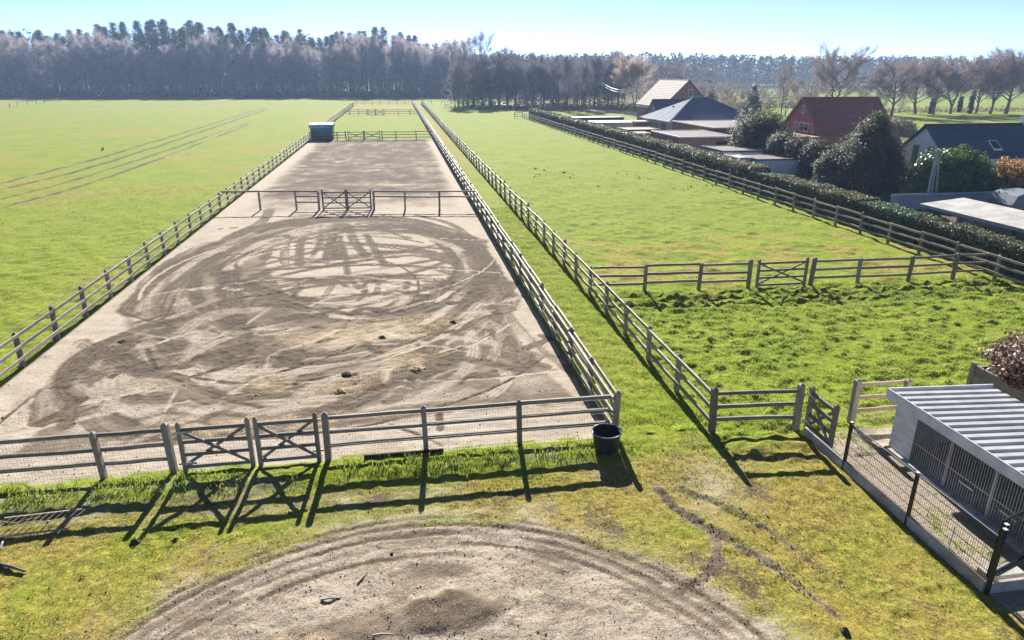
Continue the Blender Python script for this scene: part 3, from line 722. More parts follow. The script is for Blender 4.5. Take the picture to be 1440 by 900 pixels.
fe = fence('hedge_fence', 'short far wooden fence closing the pasture at the distant end of the hedge', [(25.2, 151.6), (26.9, 151.4)], side=1, far_from=0)

def netting(root, x0, x1, y, z0, z1, nm='wire_mesh'):
    m = MB(); r = .0022
    for x in np.arange(x0, x1, .075): m.beam((x, y, z0), (x, y, z1), .0027, .0027)
    for z in np.arange(z0, z1 + .01, .10): m.beam((x0, y, z), (x1, y, z), .003, .003)
    o = m.build(nm, M['wire'], root); o['kind'] = 'stuff'
fl = fence('front_fence', 'near three-rail fence with wire netting at the left of the double gate', xline((-12.2, -9.75, -7.3, -5.74), YF), big=(3,))
netting(fl, -12.2, -5.8, YF - .12, .06, 1.25)
fr = fence('front_fence', 'near three-rail fence with wire netting between the double gate and the black tub', xline((-2.14, .27, 2.67, 5.08), YF), big=(0,), nopost=(3,))
netting(fr, -2.1, 5.1, YF - .12, .06, 1.25)

def gate(name, label, loc, rz, w, h=1.14, group=None, mesh=False, stile_h=None):
    """braced field gate: two stiles, four bars, two crossing braces; hinge stile at the local origin"""
    g = thing(name, label, 'gate', loc, rz, group)
    sh = stile_h or h + .16
    for x in (0, w):
        g_m = post_mesh(sh, .10); inst('stile', g_m, g, (x, 0, .04))
    for z in np.linspace(.14, h, 4): inst('bar', MB().box(.05, w - .05, -.03, .03, z - .045, z + .045).mesh('bar', M['railshade']), g)
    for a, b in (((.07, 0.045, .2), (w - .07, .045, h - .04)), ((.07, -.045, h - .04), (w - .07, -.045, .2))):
        inst('brace', MB().beam(a, b, .035, .075).mesh('brace', M['railshade']), g)
    for z in (.25, h - .05): inst('hinge', MB().box(-.12, .3, -.065, -.055, z - .025, z + .025).mesh('hinge', M['galv']), g)
    if mesh:
        m = MB()
        for x in np.arange(.05, w, .075): m.beam((x, -.06, .08), (x, -.06, h + .05), .0035, .0035)
        for z in np.arange(.1, h + .06, .1): m.beam((.0, -.06, z), (w, -.06, z), .003, .003)
        o = inst('wire_mesh', m.mesh('wire_mesh', M['wire']), g); o['kind'] = 'stuff'
    return g
gate('field_gate', 'left leaf of the near netted double gate in the front fence', (-5.47, YF, 0), 0, 1.55, mesh=True)
gr_ = gate('field_gate', 'right leaf of the near netted double gate in the front fence', (-2.36, YF, 0), math.pi, 1.38, mesh=True)

# the fence across the paddock at mid distance: bars of differing number, a braced double gate
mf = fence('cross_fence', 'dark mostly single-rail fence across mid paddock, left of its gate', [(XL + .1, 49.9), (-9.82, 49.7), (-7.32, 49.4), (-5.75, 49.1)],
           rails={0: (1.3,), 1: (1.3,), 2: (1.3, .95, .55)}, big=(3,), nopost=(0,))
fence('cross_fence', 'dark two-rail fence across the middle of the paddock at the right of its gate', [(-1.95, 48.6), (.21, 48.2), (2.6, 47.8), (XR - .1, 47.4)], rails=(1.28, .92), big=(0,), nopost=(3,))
gate('field_gate', 'left leaf of the dark gate in the middle of the sandy paddock', (-5.45, 49.0, 0), R(-5), 1.6, 1.25)
gate('field_gate', 'right leaf of the dark gate in the middle of the sandy paddock', (-2.15, 48.65, 0), math.pi + R(-5), 1.6, 1.25)
fence('cross_fence', 'fence beside the green shelter closing the far sand, left of its gate', [(XL + .1, 103.6), (-10.6, 103.5), (-8.65, 103.5), (-7.4, 103.4)], big=(3,), nopost=(0,))
fence('cross_fence', 'three-rail fence closing the far end of the sand, right of its gate', [(-2.3, 103.2), (-.3, 103.1), (2.6, 103.0), (XR - .1, 102.9)], big=(0,), nopost=(3,))
gate('field_gate', 'left leaf of the braced double gate at the far end of the sand', (-7.1, 103.4, 0), 0, 2.2)
gate('field_gate', 'right leaf of the braced double gate at the far end of the sand', (-2.6, 103.3, 0), math.pi, 2.2)
fence('cross_fence', 'very distant fence across the far grass paddock, left of its gate', [(XL + .1, 169.5), (-10.9, 169.3), (-8.8, 169), (-6.9, 169)], nopost=(0,))
fence('cross_fence', 'very distant fence across the far grass paddock, right of its gate', [(-2.9, 168.2), (.3, 168), (3.0, 167.6), (XR - .1, 167.4)], nopost=(3,))
gate('field_gate', 'left leaf of the very distant double gate in the far grass paddock', (-6.7, 168.9, 0), 0, 1.75)
gate('field_gate', 'right leaf of the very distant double gate in the far grass paddock', (-3.1, 168.3, 0), math.pi, 1.75)
fence('end_fence', 'faint last fence closing the paddocks in front of the wood', [(x, 224.9) for x in (-12.3, -9.8, -7.3, -4.8, -2.3, .2, 2.7, 5.0)], rails=(.5, 1.1))
fence('end_fence', 'faint low wire-like fence right of the lane in front of the far trees', [(x, 226) for x in (8.2, 11, 14, 17, 20, 23, 26)], rails=(1.0,))

# fence and gate across the pasture
fence('pasture_fence', 'three-rail fence across the right pasture, left of the single braced gate', [(XLANE + .15, 27.3), (10.28, 27.1), (12.74, 27.0), (15.03, 26.9)], big=(3,), nopost=(0,))
fence('pasture_fence', 'three-rail fence across the right pasture, between the single braced gate and the hedge fence', [(17.98, 26.8), (20.28, 26.75), (22.8, 26.7), (25.1, 26.7), (26.8, 26.65)], big=(0,), nopost=(4,))
gate('field_gate', 'single braced gate in the fence across the right pasture', (15.42, 26.88, 0), 0, 2.3)
# short fence, open gate, rails behind the kennel
fence('short_fence', 'short three-rail fence joining the lane fence to the open gate', [(XLANE + .05, 14.95), (10.12, 14.75)], big=(1,), nopost=(0,))
gate('field_gate', 'short braced gate standing along the concrete kerb beside the dog run', (10.42, 14.72, 0), R(-90), 1.05, 1.08)
fence('kennel_back_fence', 'pale new three-rail wooden fence behind the white dog kennel', [(11.72, 14.72), (13.2, 14.72)], mat='newwood', big=(0,))
# distant pasture fence on the left
fence('wire_fence', 'distant row of thin fence posts at the far left edge of the meadow', [at(*p) for p in ((14, 152), (25, 150), (39, 148), (52, 147), (63, 145), (85, 143), (110, 142))], rails=(1.0,))

# ------------------------------------------------------------------ near things
def tub():
    x, y = 4.75, 14.45
    t = thing('feed_tub', 'black round plastic tub at the corner post of the front fence', 'tub', (x, y, zat(x, y)))
    m = MB(); n = 28; prof = [(.0, .03), (.27, .0), (.30, .06), (.36, .52), (.33, .50), (.27, .07), (0, .06)]
    for r_, z in prof[1:-1]: m.v += [(r_ * math.cos(2 * math.pi * i / n), r_ * math.sin(2 * math.pi * i / n), z) for i in range(n)]
    for k in range(4): m.f += [(k*n+i, k*n+(i+1)%n, (k+1)*n+(i+1)%n, (k+1)*n+i) for i in range(n)]
    m.f += [tuple(range(4*n, 5*n)), tuple(range(n - 1, -1, -1))]
    inst('tub_body', m.mesh('tub_body', M['black']), t)
    pts = [(.368 * math.cos(2 * math.pi * i / 32), .368 * math.sin(2 * math.pi * i / 32), .52) for i in range(33)]
    inst('rim', MB().tube(pts, .018, 6).mesh('rim', M['wirepale']), t)
M['wirepale'] = simple('worn_tub_rim', (.22, .22, .23), rough=.35)
tub()
# plank at the foot of the front fence
tag(MB().box(-1.27, .70, 15.06, 15.10, .0, .12).build('dark_board', M['soil']), 'dark board lying along the foot of the near front fence', 'board')
# spiked harrow in the grass
hr = thing('chain_harrow', 'pale spiked harrow lying in the grass at the far left of the yard', 'harrow', (-8.0, 13.45, zat(-8, 13.45) + .03))
for y_, l in ((-.34, 1.5), (.34, 1.5)):
    inst('frame_bar', MB().beam((-.75, y_, .03), (.75, y_ + .08, .03), .03, .03).mesh('frame_bar', M['stick']), hr)
for i in range(11):
    x_ = -.7 + i * .14; inst('tine', MB().beam((x_ - .1, -.4, .03), (x_ + .12, .4, .04), .010, .010).mesh('tine', M['stick']), hr)
def stick(px, py, px2, py2, lab, r=.018, mat='stick'):
    a, b = at(px, py), at(px2, py2)
    za, zb = zat(*a) + r, zat(*b) + r; mid = ((a[0]+b[0])/2 + .01, (a[1]+b[1])/2, max(za, zb) + .01)
    tag(MB().tube([(a[0], a[1], za), mid, (b[0], b[1], zb)], [r, r * .9, r * .6], 6).build('stick', M[mat]), lab, 'stick')
stick(451, 844, 479, 842, 'pale stick lying level on the bare dirt circle, leftmost of three')
stick(503, 821, 517, 805, 'pale stick lying steeply aslant on the bare dirt circle')
stick(524, 897, 552, 894, 'pale flat stick at the bottom edge of the bare dirt circle', .022)
stick(0, 771, 5, 762, 'short white stick at the left edge of the mossy yard', .02, 'trim')
stick(0, 795, 36, 806, 'grey fallen branch in the moss at the far left of the yard', .035, 'bark')
def heap(name, lab, cat, px, py, r, h, mat, n=9, world=None):
    x, y = world or at(px, py); m = MB(); rg = random.Random(int(px * 13 + py))
    ns, nr = 12, 4
    m.v.append((0, 0, h))
    for k in range(1, nr + 1):
        for i in range(ns):
            a = 2 * math.pi * i / ns; q = r * k / nr * rg.uniform(.75, 1.25)
            m.v.append((q * math.cos(a), q * math.sin(a), (h * (1 - (k / nr) ** 1.6) * rg.uniform(.6, 1.2)) if k < nr else -.03))
    m.f += [(0, 1 + i, 1 + (i + 1) % ns) for i in range(ns)]
    for k in range(nr - 1): m.f += [(1+k*ns+i, 1+(k+1)*ns+i, 1+(k+1)*ns+(i+1)%ns, 1+k*ns+(i+1)%ns) for i in range(ns)]
    o = link(bpy.data.objects.new(name, m.mesh(name, M[mat]))); o.location = (x, y, zat(x, y)); return tag(o, lab, cat)
heap('dung_heap', 'dark dung clump in the paddock right of the straw patch, largest of the clumps', 'dung', 585, 519, .34, .11, 'straw')
heap('dung_heap', 'dark dung clump in the straw near the paddock middle, upper of a close pair', 'dung', 487, 526, .18, .07, 'soil')
heap('dung_heap', 'dark dung clump in the straw near the paddock middle, lower of a close pair', 'dung', 500, 537, .17, .06, 'straw')
heap('dung_heap', 'brown straw-flecked dung pile left of the two dark clumps in the paddock', 'dung', 478, 550, .2, .08, 'straw')
heap('dung_heap', 'small dung clump on the trodden soil at the left side of the paddock', 'dung', 172, 480, .2, .07, 'soil')
heap('dung_heap', 'small dark clump near the right rim of the tyre ring in the paddock', 'dung', 636, 452, .17, .08, 'soil')
heap('dung_heap', 'small dark clump in the straw below the tyre ring', 'dung', 537, 474, .16, .08, 'soil')
heap('soil_clod', 'dark clod in the moss below the left gate shadow', 'clod', 190, 763, .11, .08, 'soil')
heap('soil_clod', 'dark clod in the moss between the gate shadow and the tyre tracks', 'clod', 247, 760, .08, .06, 'soil')
heap('soil_clod', 'dark clod with grass at the bottom right of the mossy yard', 'clod', 1187, 888, .09, .09, 'soil')
heap('soil_clod', 'small dark clod on the bare dirt circle right of its left rim', 'clod', 551, 779, .05, .04, 'soil')
# pink scrap in the meadow
tag(MB().add([(0,0,.02),(.35,.05,.05),(.3,.3,.35),(.05,.25,.3),(.15,.12,.42)], [(0,1,2),(0,2,3),(1,2,4),(3,2,4),(0,3,4),(0,1,4)]).build('paper_scrap', simple('pink_scrap', (.7, .5, .5))), 'small pale pink scrap lying in the left meadow above the tractor lines', 'litter').location = (*at(142, 212), 0)

# ------------------------------------------------------------------ dog kennel, run fence, planter
KX, KY0, KY1, KH = 11.9, 7.4, 13.42, 1.42
k = thing('dog_kennel', 'long white dog kennel with barred front and ribbed white roof', 'kennel', (KX, KY1, 0))
MB().box(KX - .12, 14.3, KY0, KY1 + .02, .0, .10).build('floor_slab', M['concrete'], k)
w_ = MB().box(KX + .02, 14.2, KY1 - .08, KY1, .1, KH).box(14.12, 14.2, KY0, KY1 - .08, .1, KH).box(KX + .02, KX + .1, KY1 - .66, KY1 - .08, .1, KH); w_.build('wall', M['white'], k)
sb = MB().box(0, .018, -.70, .01, 0, .088).mesh('siding_board', M['white'])
for i in range(15): inst('siding_board', sb, k, (.0, 0, .1 + i * .0895))
sb2 = MB().box(0, 2.3, 0, .018, 0, .088).mesh('siding_board', M['white'])
for i in range(15): inst('siding_board', sb2, k, (0, .004, .1 + i * .0895))
bar = MB().tube([(0, 0, .12), (0, 0, 1.38)], .0085, 5).mesh('bar', M['galv'])
bays = [(12.70, 11.62), (11.58, 10.40), (10.36, 9.2), (9.16, 8.1)]
for a, b in bays:
    d = MB().box(KX - .02, KX + .02, b, b + .02, .1, 1.4).box(KX - .02, KX + .02, a - .02, a, .1, 1.4).box(KX - .019, KX + .019, b + .021, a - .021, .1, .13).box(KX - .019, KX + .019, b + .021, a - .021, 1.37, 1.4).box(KX - .012, KX + .012, b + .021, a - .021, .63, .65)
    dp = d.build('door_panel', M['galv'], k)
    for y in np.arange(b + .075, a - .04, .068): inst('bar', bar, dp, (0, y - KY1, 0))
for a, b in bays[:3]:
    inst('post', MB().box(-.03, .035, -.014, .014, .1, KH).mesh('post', M['galv']), k, (0, b - .02 - KY1, 0))
for y in (11.0, 9.9): inst('latch', MB().box(-.045, -.02, -.2, .2, .50, .54).mesh('latch', M['galv']), k, (0, y - KY1, 0))
MB().box(KX + .05, 14.1, KY0, KY0 + .08, .1, KH).build('end_wall', M['white'], k)
# fascia boards and ribbed roof
zf, zb = 1.72, 1.46
MB().box(11.62, 11.66, KY0 - .2, KY1 + .13, 1.43, 1.67).build('fascia', M['white'], k)
MB().box(11.62, 11.645, KY0 - .2, KY1 + .13, 1.673, 1.69).build('roof_edge', M['trim'], k)
MB().prism([(11.663, 1.41), (14.6, 1.26), (14.6, 1.58), (11.663, 1.70)], 'y', KY1 + .09, KY1 + .12).build('fascia', M['white'], k)
MB().prism([(11.663, 1.43), (14.2, 1.40), (14.2, 1.45), (11.663, 1.47)], 'y', KY0 - .1, KY1 + .06).build('soffit', M['white'], k)
m = MB(); ys = []; y = KY1 + .05
while y > KY0 - .25: ys += [(y, 0), (y - .06, 0), (y - .125, .08), (y - .25, .08)]; y -= .265
def rz_(x): return 1.60 - (x - 11.67) / 2.9 * .15
for (ya, ha) in ys: m.v += [(11.665, ya, rz_(11.665) + ha), (14.57, ya, rz_(14.57) + ha)]
m.f = [(2*i, 2*i+1, 2*i+3, 2*i+2) for i in range(len(ys) - 1)]
m.build('roof_sheet', M['ribsheet'], k)

kerb = thing('kerb', 'low concrete kerb panels under the dog-run wire fence', 'kerb', (XKERB, 14.45, 0))
for a, b in ((14.45, 12.8), (12.74, 10.62), (10.56, 8.56)): MB().box(XKERB - .03, XKERB + .03, b, a, -.05, .24).build('kerb_panel', M['concrete'], kerb)
MB().box(XKERB + .04, 12.6, 8.50, 8.56, -.05, .24).build('kerb_panel', M['concrete'], kerb)
mfn = thing('wire_fence', 'black wire-panel fence on the concrete kerb around the dog run', 'fence', (XKERB, 12.75, 0))
bp = MB().box(-.03, .03, -.03, .03, -.1, 1.27).mesh('post', M['blackmetal']); cp_ = MB().box(-.032, .032, -.032, .032, 1.27, 1.285).mesh('cap', M['trim'])
for (x, y, s) in ((XKERB, 12.77, 1), (XKERB, 10.59, 1), (XKERB + .02, 8.50, 1.12), (XKERB + .16, 8.62, 1.12)):
    p_ = inst('post', bp, mfn, (x - XKERB, y - 12.75, 0), (0, 0, 0), (1, 1, s)); inst('cap', cp_, p_)
def panel(root, a, b, z0, z1, step=.05, hs=.2):
    m = MB(); a, b = np.array(a, float), np.array(b, float); L_ = np.linalg.norm(b - a); d = (b - a) / L_
    for t in np.arange(step, L_, step): p = a + d * t; m.beam((p[0], p[1], z0), (p[0], p[1], z1), .004, .004)
    for z in np.arange(z0, z1 + .01, hs): m.beam((a[0], a[1], z), (b[0], b[1], z), .009, .009)
    o = m.build('wire_panel', M['blackmetal'], root); return o
panel(mfn, (XKERB, 12.74), (XKERB, 10.62), .26, 1.24); panel(mfn, (XKERB, 10.56), (XKERB, 8.53), .26, 1.24)
panel(mfn, (XKERB, 14.3), (XKERB, 12.8), .26, .28, .4, .2)
MB().beam((XKERB - .02, 12.74, 1.25), (XKERB - .02, 8.56, 1.25), .014, .014).build('top_wire', M['galv'], mfn)
gt = thing('mesh_gate', 'black wire-mesh gate standing half open at the near corner of the dog run', 'gate', (XKERB + .22, 8.75, 0), R(18))
inst('frame', MB().box(0, .035, -.02, .02, .14, 1.42).box(1.25, 1.285, -.02, .02, .14, 1.42).box(.035, 1.25, -.019, .019, .14, .175).box(.035, 1.25, -.019, .019, 1.385, 1.42).mesh('frame', M['blackmetal']), gt)
m = MB()
for x in np.arange(.08, 1.25, .05): m.beam((x, 0, .17), (x, 0, 1.39), .004, .004)
for z in np.arange(.3, 1.38, .2): m.beam((.03, 0, z), (1.25, 0, z), .008, .008)
inst('wire_panel', m.mesh('wire_panel', M['blackmetal']), gt)
inst('handle', MB().box(.0, .1, -.06, -.022, .92, .96).mesh('handle', M['galv']), gt)
# grey stone trough / paving slab in the run, thin stakes
tag(MB().box(10.5, 11.25, 8.75, 9.05, 0, .14).build('stone_block', M['concrete']), 'grey stone block on the soil inside the dog run by the near corner', 'block')
for (px, py, lab) in ((1334, 770, 'thin grey stake in the soil inside the dog run, right of the middle black post'),):
    x, y = at(px, py); tag(MB().tube([(x, y, 0), (x + .03, y, .5)], .012, 5).build('stake', M['galv']), lab, 'stake')

pl = thing('raised_planter', 'raised bed of grey sleeper boards behind the kennel', 'planter', (16.5, 16.0, 0))
pb = MB().box(0, .09, -6.6, 0, 0, .285).mesh('plank', M['plank']); pb2 = MB().box(.1, 5.5, -.09, 0, 0, .285).mesh('plank', M['plank'])
for i in range(3):
    inst('plank', pb, pl, (random.uniform(-.008, .008), 0, i * .295)); inst('plank', pb2, pl, (0, random.uniform(-.006, .006), i * .295))
inst('corner_post', MB().box(-.07, .03, -.02, .10, -.05, .97).mesh('corner_post', M['plank']), pl)
inst('soil_fill', MB().box(.1, 5.5, -6.5, -.1, .1, .82).mesh('soil_fill', M['soil']), pl)

# ------------------------------------------------------------------ foliage builders
def leaf_cards(c, nrm, size, jit=.8, asp=.55, fold=True):
    """small four-cornered leaves at points c, facing roughly nrm"""
    n = len(c); nr = nrm + rng.normal(0, jit, (n, 3)); nr /= np.linalg.norm(nr, axis=1)[:, None] + 1e-9
    t = np.cross(nr, rng.normal(0, 1, (n, 3))); t /= np.linalg.norm(t, axis=1)[:, None] + 1e-9
    b = np.cross(nr, t); s = (size * rng.uniform(.6, 1.35, n))[:, None]
    v = np.stack([c - t * s, c - b * s * asp, c + t * s, c + b * s * asp], 1)
    f = np.arange(n)[:, None] * 4 + np.array([[0, 1, 2, 3]])
    return v.reshape(-1, 3), f
def lobes(n, rx, ry, rz, lobs, rr):
    """points through a lumpy crown made of many lobes"""
    ps, ns = [], []
    for _ in range(lobs):
        d = rng.normal(0, 1, 3); d /= np.linalg.norm(d); d[2] = abs(d[2]) * .9 - .25
        ps.append(d)
    return ps
def bush_mesh(name, n, rx, ry, h, mat, leaf, top=1.0, shape='dome', bumps=.22, seed=0):
    """crown shell with lumps: dome, cone or column; leaves sit in clumps on sprays of differing length"""
    u = rng.random(n); a = rng.uniform(0, 2 * math.pi, n)
    z = 1 - (1 - u) ** (.62 if shape != 'column' else .9)
    if shape == 'dome': r = np.sqrt(np.clip(1 - (np.clip(z - .28, 0, 1) / .72) ** 2.2, 0, 1)) * (.85 + .15 * np.clip(z / .28, 0, 1))
    elif shape == 'cone': r = (1 - z ** 1.25) ** .85 * (.9 + .1 * np.clip(z / .2, 0, 1))
    else: r = np.sqrt(np.clip(1 - (np.clip(z - .7, 0, 1) / .3) ** 2, 0, 1)) * .95
    lump = fbm(a * 3.5 / math.pi * 3 + seed, z * 9, seed + 200, 3); lump2 = vnoise(a * 14 / math.pi, z * 26, seed + 207)
    k = 1 + (lump - .5) * 2 * bumps + (lump2 - .5) * bumps * .9
    dep = 1 - rng.random(n) ** 2.2 * .22
    x = rx * r * k * dep * np.cos(a); y = ry * r * k * dep * np.sin(a)
    zz = h * (z * (1 + (lump - .5) * bumps * .7)) * (1 - (1 - dep) * .5) + .05
    c = np.stack([x, y, zz], 1); nrm = np.stack([np.cos(a), np.sin(a), .5 + z], 1)
    ns_ = max(40, n // 16); q = rng.integers(0, ns_, n)                       # leaves gather on sprays that stick out unevenly
    out = nrm[q] * np.array([1, 1, .8]); out /= np.linalg.norm(out, axis=1)[:, None]; ln = (rng.random(ns_) ** 2)[q] * .34 * min(rx, ry, h)
    sp_ = c[q] + out * (ln * rng.random(n) ** .7)[:, None] + rng.normal(0, 1, (n, 3)) * (.055 * min(rx, h * .6) + .02)
    k_ = rng.random(n) < .62; c[k_] = sp_[k_]; nrm[k_] = nrm[q][k_] + np.array([0, 0, .3]); c[:, 2] = np.maximum(c[:, 2], .04)
    v, f = leaf_cards(c, nrm, leaf)
    return arr_mesh(name, v, f, mat)
def core_mesh(name, rx, ry, h, shape='dome'):  # solid dark core, not real twigs; keeps the crown from being see-through
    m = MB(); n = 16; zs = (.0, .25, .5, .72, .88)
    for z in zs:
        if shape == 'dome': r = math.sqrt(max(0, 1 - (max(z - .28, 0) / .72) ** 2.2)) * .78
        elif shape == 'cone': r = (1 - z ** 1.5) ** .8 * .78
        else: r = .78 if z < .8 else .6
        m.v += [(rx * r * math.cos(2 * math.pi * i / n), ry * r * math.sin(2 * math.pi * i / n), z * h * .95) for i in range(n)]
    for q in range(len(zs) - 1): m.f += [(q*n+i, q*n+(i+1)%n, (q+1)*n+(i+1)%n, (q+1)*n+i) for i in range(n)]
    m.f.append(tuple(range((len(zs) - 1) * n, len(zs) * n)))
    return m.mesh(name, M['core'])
def shrub(name, lab, cat, x, y, rx, ry, h, mat, n, leaf, shape='dome', z=0, bumps=.22, group=None, core=True, seed=0):
    t = thing(name, lab, cat, (x, y, z), group=group)
    inst('foliage', bush_mesh('foliage', n, rx, ry, h, M[mat], leaf, shape=shape, bumps=bumps, seed=seed), t)
    if core: inst('solid_core', core_mesh('solid_core', rx, ry, h, shape), t)
    inst('stem', MB().tube([(0, 0, -.1), (0, 0, h * .5)], [.12, .06], 6).mesh('stem', M['bark']), t)
    return t

def hedge(label, y0, y1, x0, x1, h, mat, n, leaf, top_jit=.10, mats=None):
    t = thing('hedge', label, 'hedge', ((x0 + x1) / 2, y0, 0))
    dens = []
    xs = rng.random(n); yy = y0 + (y1 - y0) * (rng.random(n) ** 1.35)
    per = (x1 - x0) + 2 * h; s = xs * per
    hy = h * (1 + (fbm(yy * .7, yy * 0 + 3, 301, 3) - .5) * .16)
    c = np.zeros((n, 3)); nr = np.zeros((n, 3))
    A = s < h; B_ = (s >= h) & (s < h + (x1 - x0)); C_ = s >= h + (x1 - x0)
    c[A] = np.stack([np.full(A.sum(), x0), yy[A], s[A] / h * hy[A]], 1); nr[A] = (-1, 0, .35)
    c[B_] = np.stack([x0 + s[B_] - h, yy[B_], hy[B_]], 1); nr[B_] = (0, 0, 1)
    c[C_] = np.stack([np.full(C_.sum(), x1), yy[C_], (s[C_] - h - (x1 - x0)) / h * hy[C_]], 1); nr[C_] = (1, 0, .35)
    lum = fbm(c[:, 1] * 1.4 + c[:, 2] * .3, c[:, 2] * 1.6 + c[:, 0], 305, 3) - .5
    nr = nr + np.array([0, -.15, .25])
    c += nr / np.linalg.norm(nr, axis=1)[:, None] * (lum * .16 + rng.normal(0, .035, n))[:, None] - 0
    c[:, 2] = np.maximum(c[:, 2], .03)
    lf_ = leaf * (1 + (c[:, 1] - y0) / 70)
    v, f = leaf_cards(c, nr, lf_, .75)
    v = v - np.array([(x0 + x1) / 2, y0, 0])
    inst('foliage', arr_mesh('foliage', v, f, M[mat]), t)
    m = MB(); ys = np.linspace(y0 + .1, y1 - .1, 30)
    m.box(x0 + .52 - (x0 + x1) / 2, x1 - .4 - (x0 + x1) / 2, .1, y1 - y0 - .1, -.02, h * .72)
    inst('solid_core', m.mesh('solid_core', M['core']), t)  # dark solid box filling the hedge so no light shows through
    return t
hedge('glossy clipped hedge behind the pasture fence, near piece beside the white-roofed shed', 16, 32.5, 27.75, 29.0, 1.62, 'laurel', 34000, .055)
hedge('dull dark-green piece of the clipped hedge in front of the largest dark conifer', 32.6, 37.8, 27.7, 29.1, 1.6, 'dullhedge', 15000, .06)
hedge('glossy red-tipped hedge behind the pasture fence, middle piece below the brown thuja screen', 37.9, 48.2, 27.7, 29.2, 1.75, 'laurel', 22000, .065)
hedge('dull green gap piece of the hedge left of the middle glossy piece', 48.3, 51.3, 27.8, 29.1, 1.65, 'dullhedge', 7000, .07)
hedge('long glossy hedge running back from the flat-roofed sheds to the far end of the pasture', 51.4, 148, 27.7, 29.4, 2.0, 'laurel', 44000, .095)

shrub('photinia_bush', 'red and white-glinting photinia bush in the raised planter behind the kennel', 'bush', 17.9, 14.9, 1.5, 1.3, 1.25, 'photinia', 9000, .05, 'dome', .8, .35, seed=3)
shrub('conifer_tree', 'dark rounded conifer left of the brown thuja screen', 'conifer', *at(1064, 232), 2.75, 2.4, 5.6, 'conifer', 34000, .085, 'dome', bumps=.4, seed=5)
for i, (px, r_, h_) in enumerate(((1098, 1.5, 3.7), (1122, 1.4, 3.5), (1145, 1.5, 3.4))):
    x, y = at(px, 243 + i * 5)
    shrub('thuja_bush', ('brown-grey thuja beside the dark rounded conifer', 'brown-green thuja in the middle of the thuja screen', 'brown-green thuja beside the largest dark conifer')[i], 'bush', x, y, r_, 1.2, h_, 'thuja', 17000, .07, 'column', bumps=.3, seed=11 + i)
x, y = at(1216, 266)
shrub('conifer_tree', 'largest dark conifer, broad and pointed, behind the hedge', 'conifer', x, y, 2.9, 2.6, 6.1, 'conifer', 46000, .08, 'cone', bumps=.32, seed=17)
x, y = at(1196, 262)
shrub('conifer_tree', 'middle-height dark conifer against the left side of the largest conifer', 'conifer', x, y, 1.7, 1.7, 4.3, 'conifer', 26000, .07, 'dome', bumps=.36, seed=18)
x, y = at(1168, 262)
shrub('conifer_tree', 'low dark conifer filling the left foot of the largest conifer', 'conifer', x, y, 1.3, 1.3, 3.1, 'conifer', 18000, .07, 'dome', bumps=.3, seed=19)
x, y = 40.0, 44.9
shrub('laurel_bush', 'round glossy laurel bush with white glints in front of the white gabled house', 'bush', x, y, 3.2, 1.15, 3.9, 'shrubgloss', 26000, .105, 'dome', bumps=.3, seed=23)
x, y = 45.2, 44.8
shrub('orange_bush', 'orange-leaved bush at the right edge below the slate roof', 'bush', x, y, 2.0, 1.5, 3.0, 'orange', 9000, .11, 'dome', bumps=.35, seed=29)
x, y = 41.5, 45.0
shrub('dark_bush', 'dark low bush between the laurel and the orange bush', 'bush', x + 1, y, 1.6, 1.3, 1.8, 'conifer', 6000, .11, 'dome', bumps=.3, seed=31)
x, y = at(1262, 190)
shrub('garden_bush', 'brownish bush left of the white gabled house', 'bush', x, y, 2.2, 2.0, 2.4, 'scrub', 7000, .14, 'dome', bumps=.4, core=False, seed=33)
for i, (px, py, h_, lab) in enumerate(((1057, 165, 6.3, 'narrow dark spruce beyond the hipped roof, right of the two'), (999, 160, 5.6, 'narrow dark spruce beyond the brick gable, left of the two'))):
    x, y = at(px, py); shrub('spruce_tree', lab, 'tree', x, y, 1.7, 1.7, h_, 'conifer', 5000, .28, 'cone', bumps=.35, seed=41 + i)

# ------------------------------------------------------------------ houses and outbuildings
def gable_house(name, lab, cat, axis, a0, a1, c, half, eave, ridge, wall, roof, over=.35, course=.34):
    """ridge along `axis` from a0 to a1; c is the ridge line's other coordinate"""
    x0, y0 = (a0, c) if axis == 'x' else (c, a0)
    t = thing(name, lab, cat, (x0, y0, 0))
    MB().prism([(c - half, -.1), (c + half, -.1), (c + half, eave), (c, ridge - .12), (c - half, eave)], axis, a0, a1).build('wall', M[wall], t)
    sl = (ridge - eave) / half; e = half + over
    for s in (-1, 1):        # each slope laid in overlapping courses
        m = MB(); n = max(4, int(math.hypot(e, sl * e) / course))
        for i in range(n):
            t0, t1 = i / n, (i + 1) / n
            u0, u1 = c + s * e * t0, c + s * e * t1
            za, zb_ = ridge - sl * e * t0 + .04, ridge - sl * e * t1 + .075
            m.prism([(u0, za), (u1, zb_), (u1, zb_ - .06), (u0, za - .06)], axis, a0 - over, a1 + over)
        m.build('roof_slope', M[roof], t)
    m = MB(); L_ = a1 - a0 + 2 * over; n = int(L_ / .42)
    for i in range(n):
        b0 = a0 - over + L_ * i / n; m.prism([(c - .13, ridge + .02), (c + .13, ridge + .02), (c + .06, ridge + .13), (c - .06, ridge + .13)], axis, b0, b0 + L_ / n * .93)
    m.build('ridge_tiles', M[roof], t)
    return t
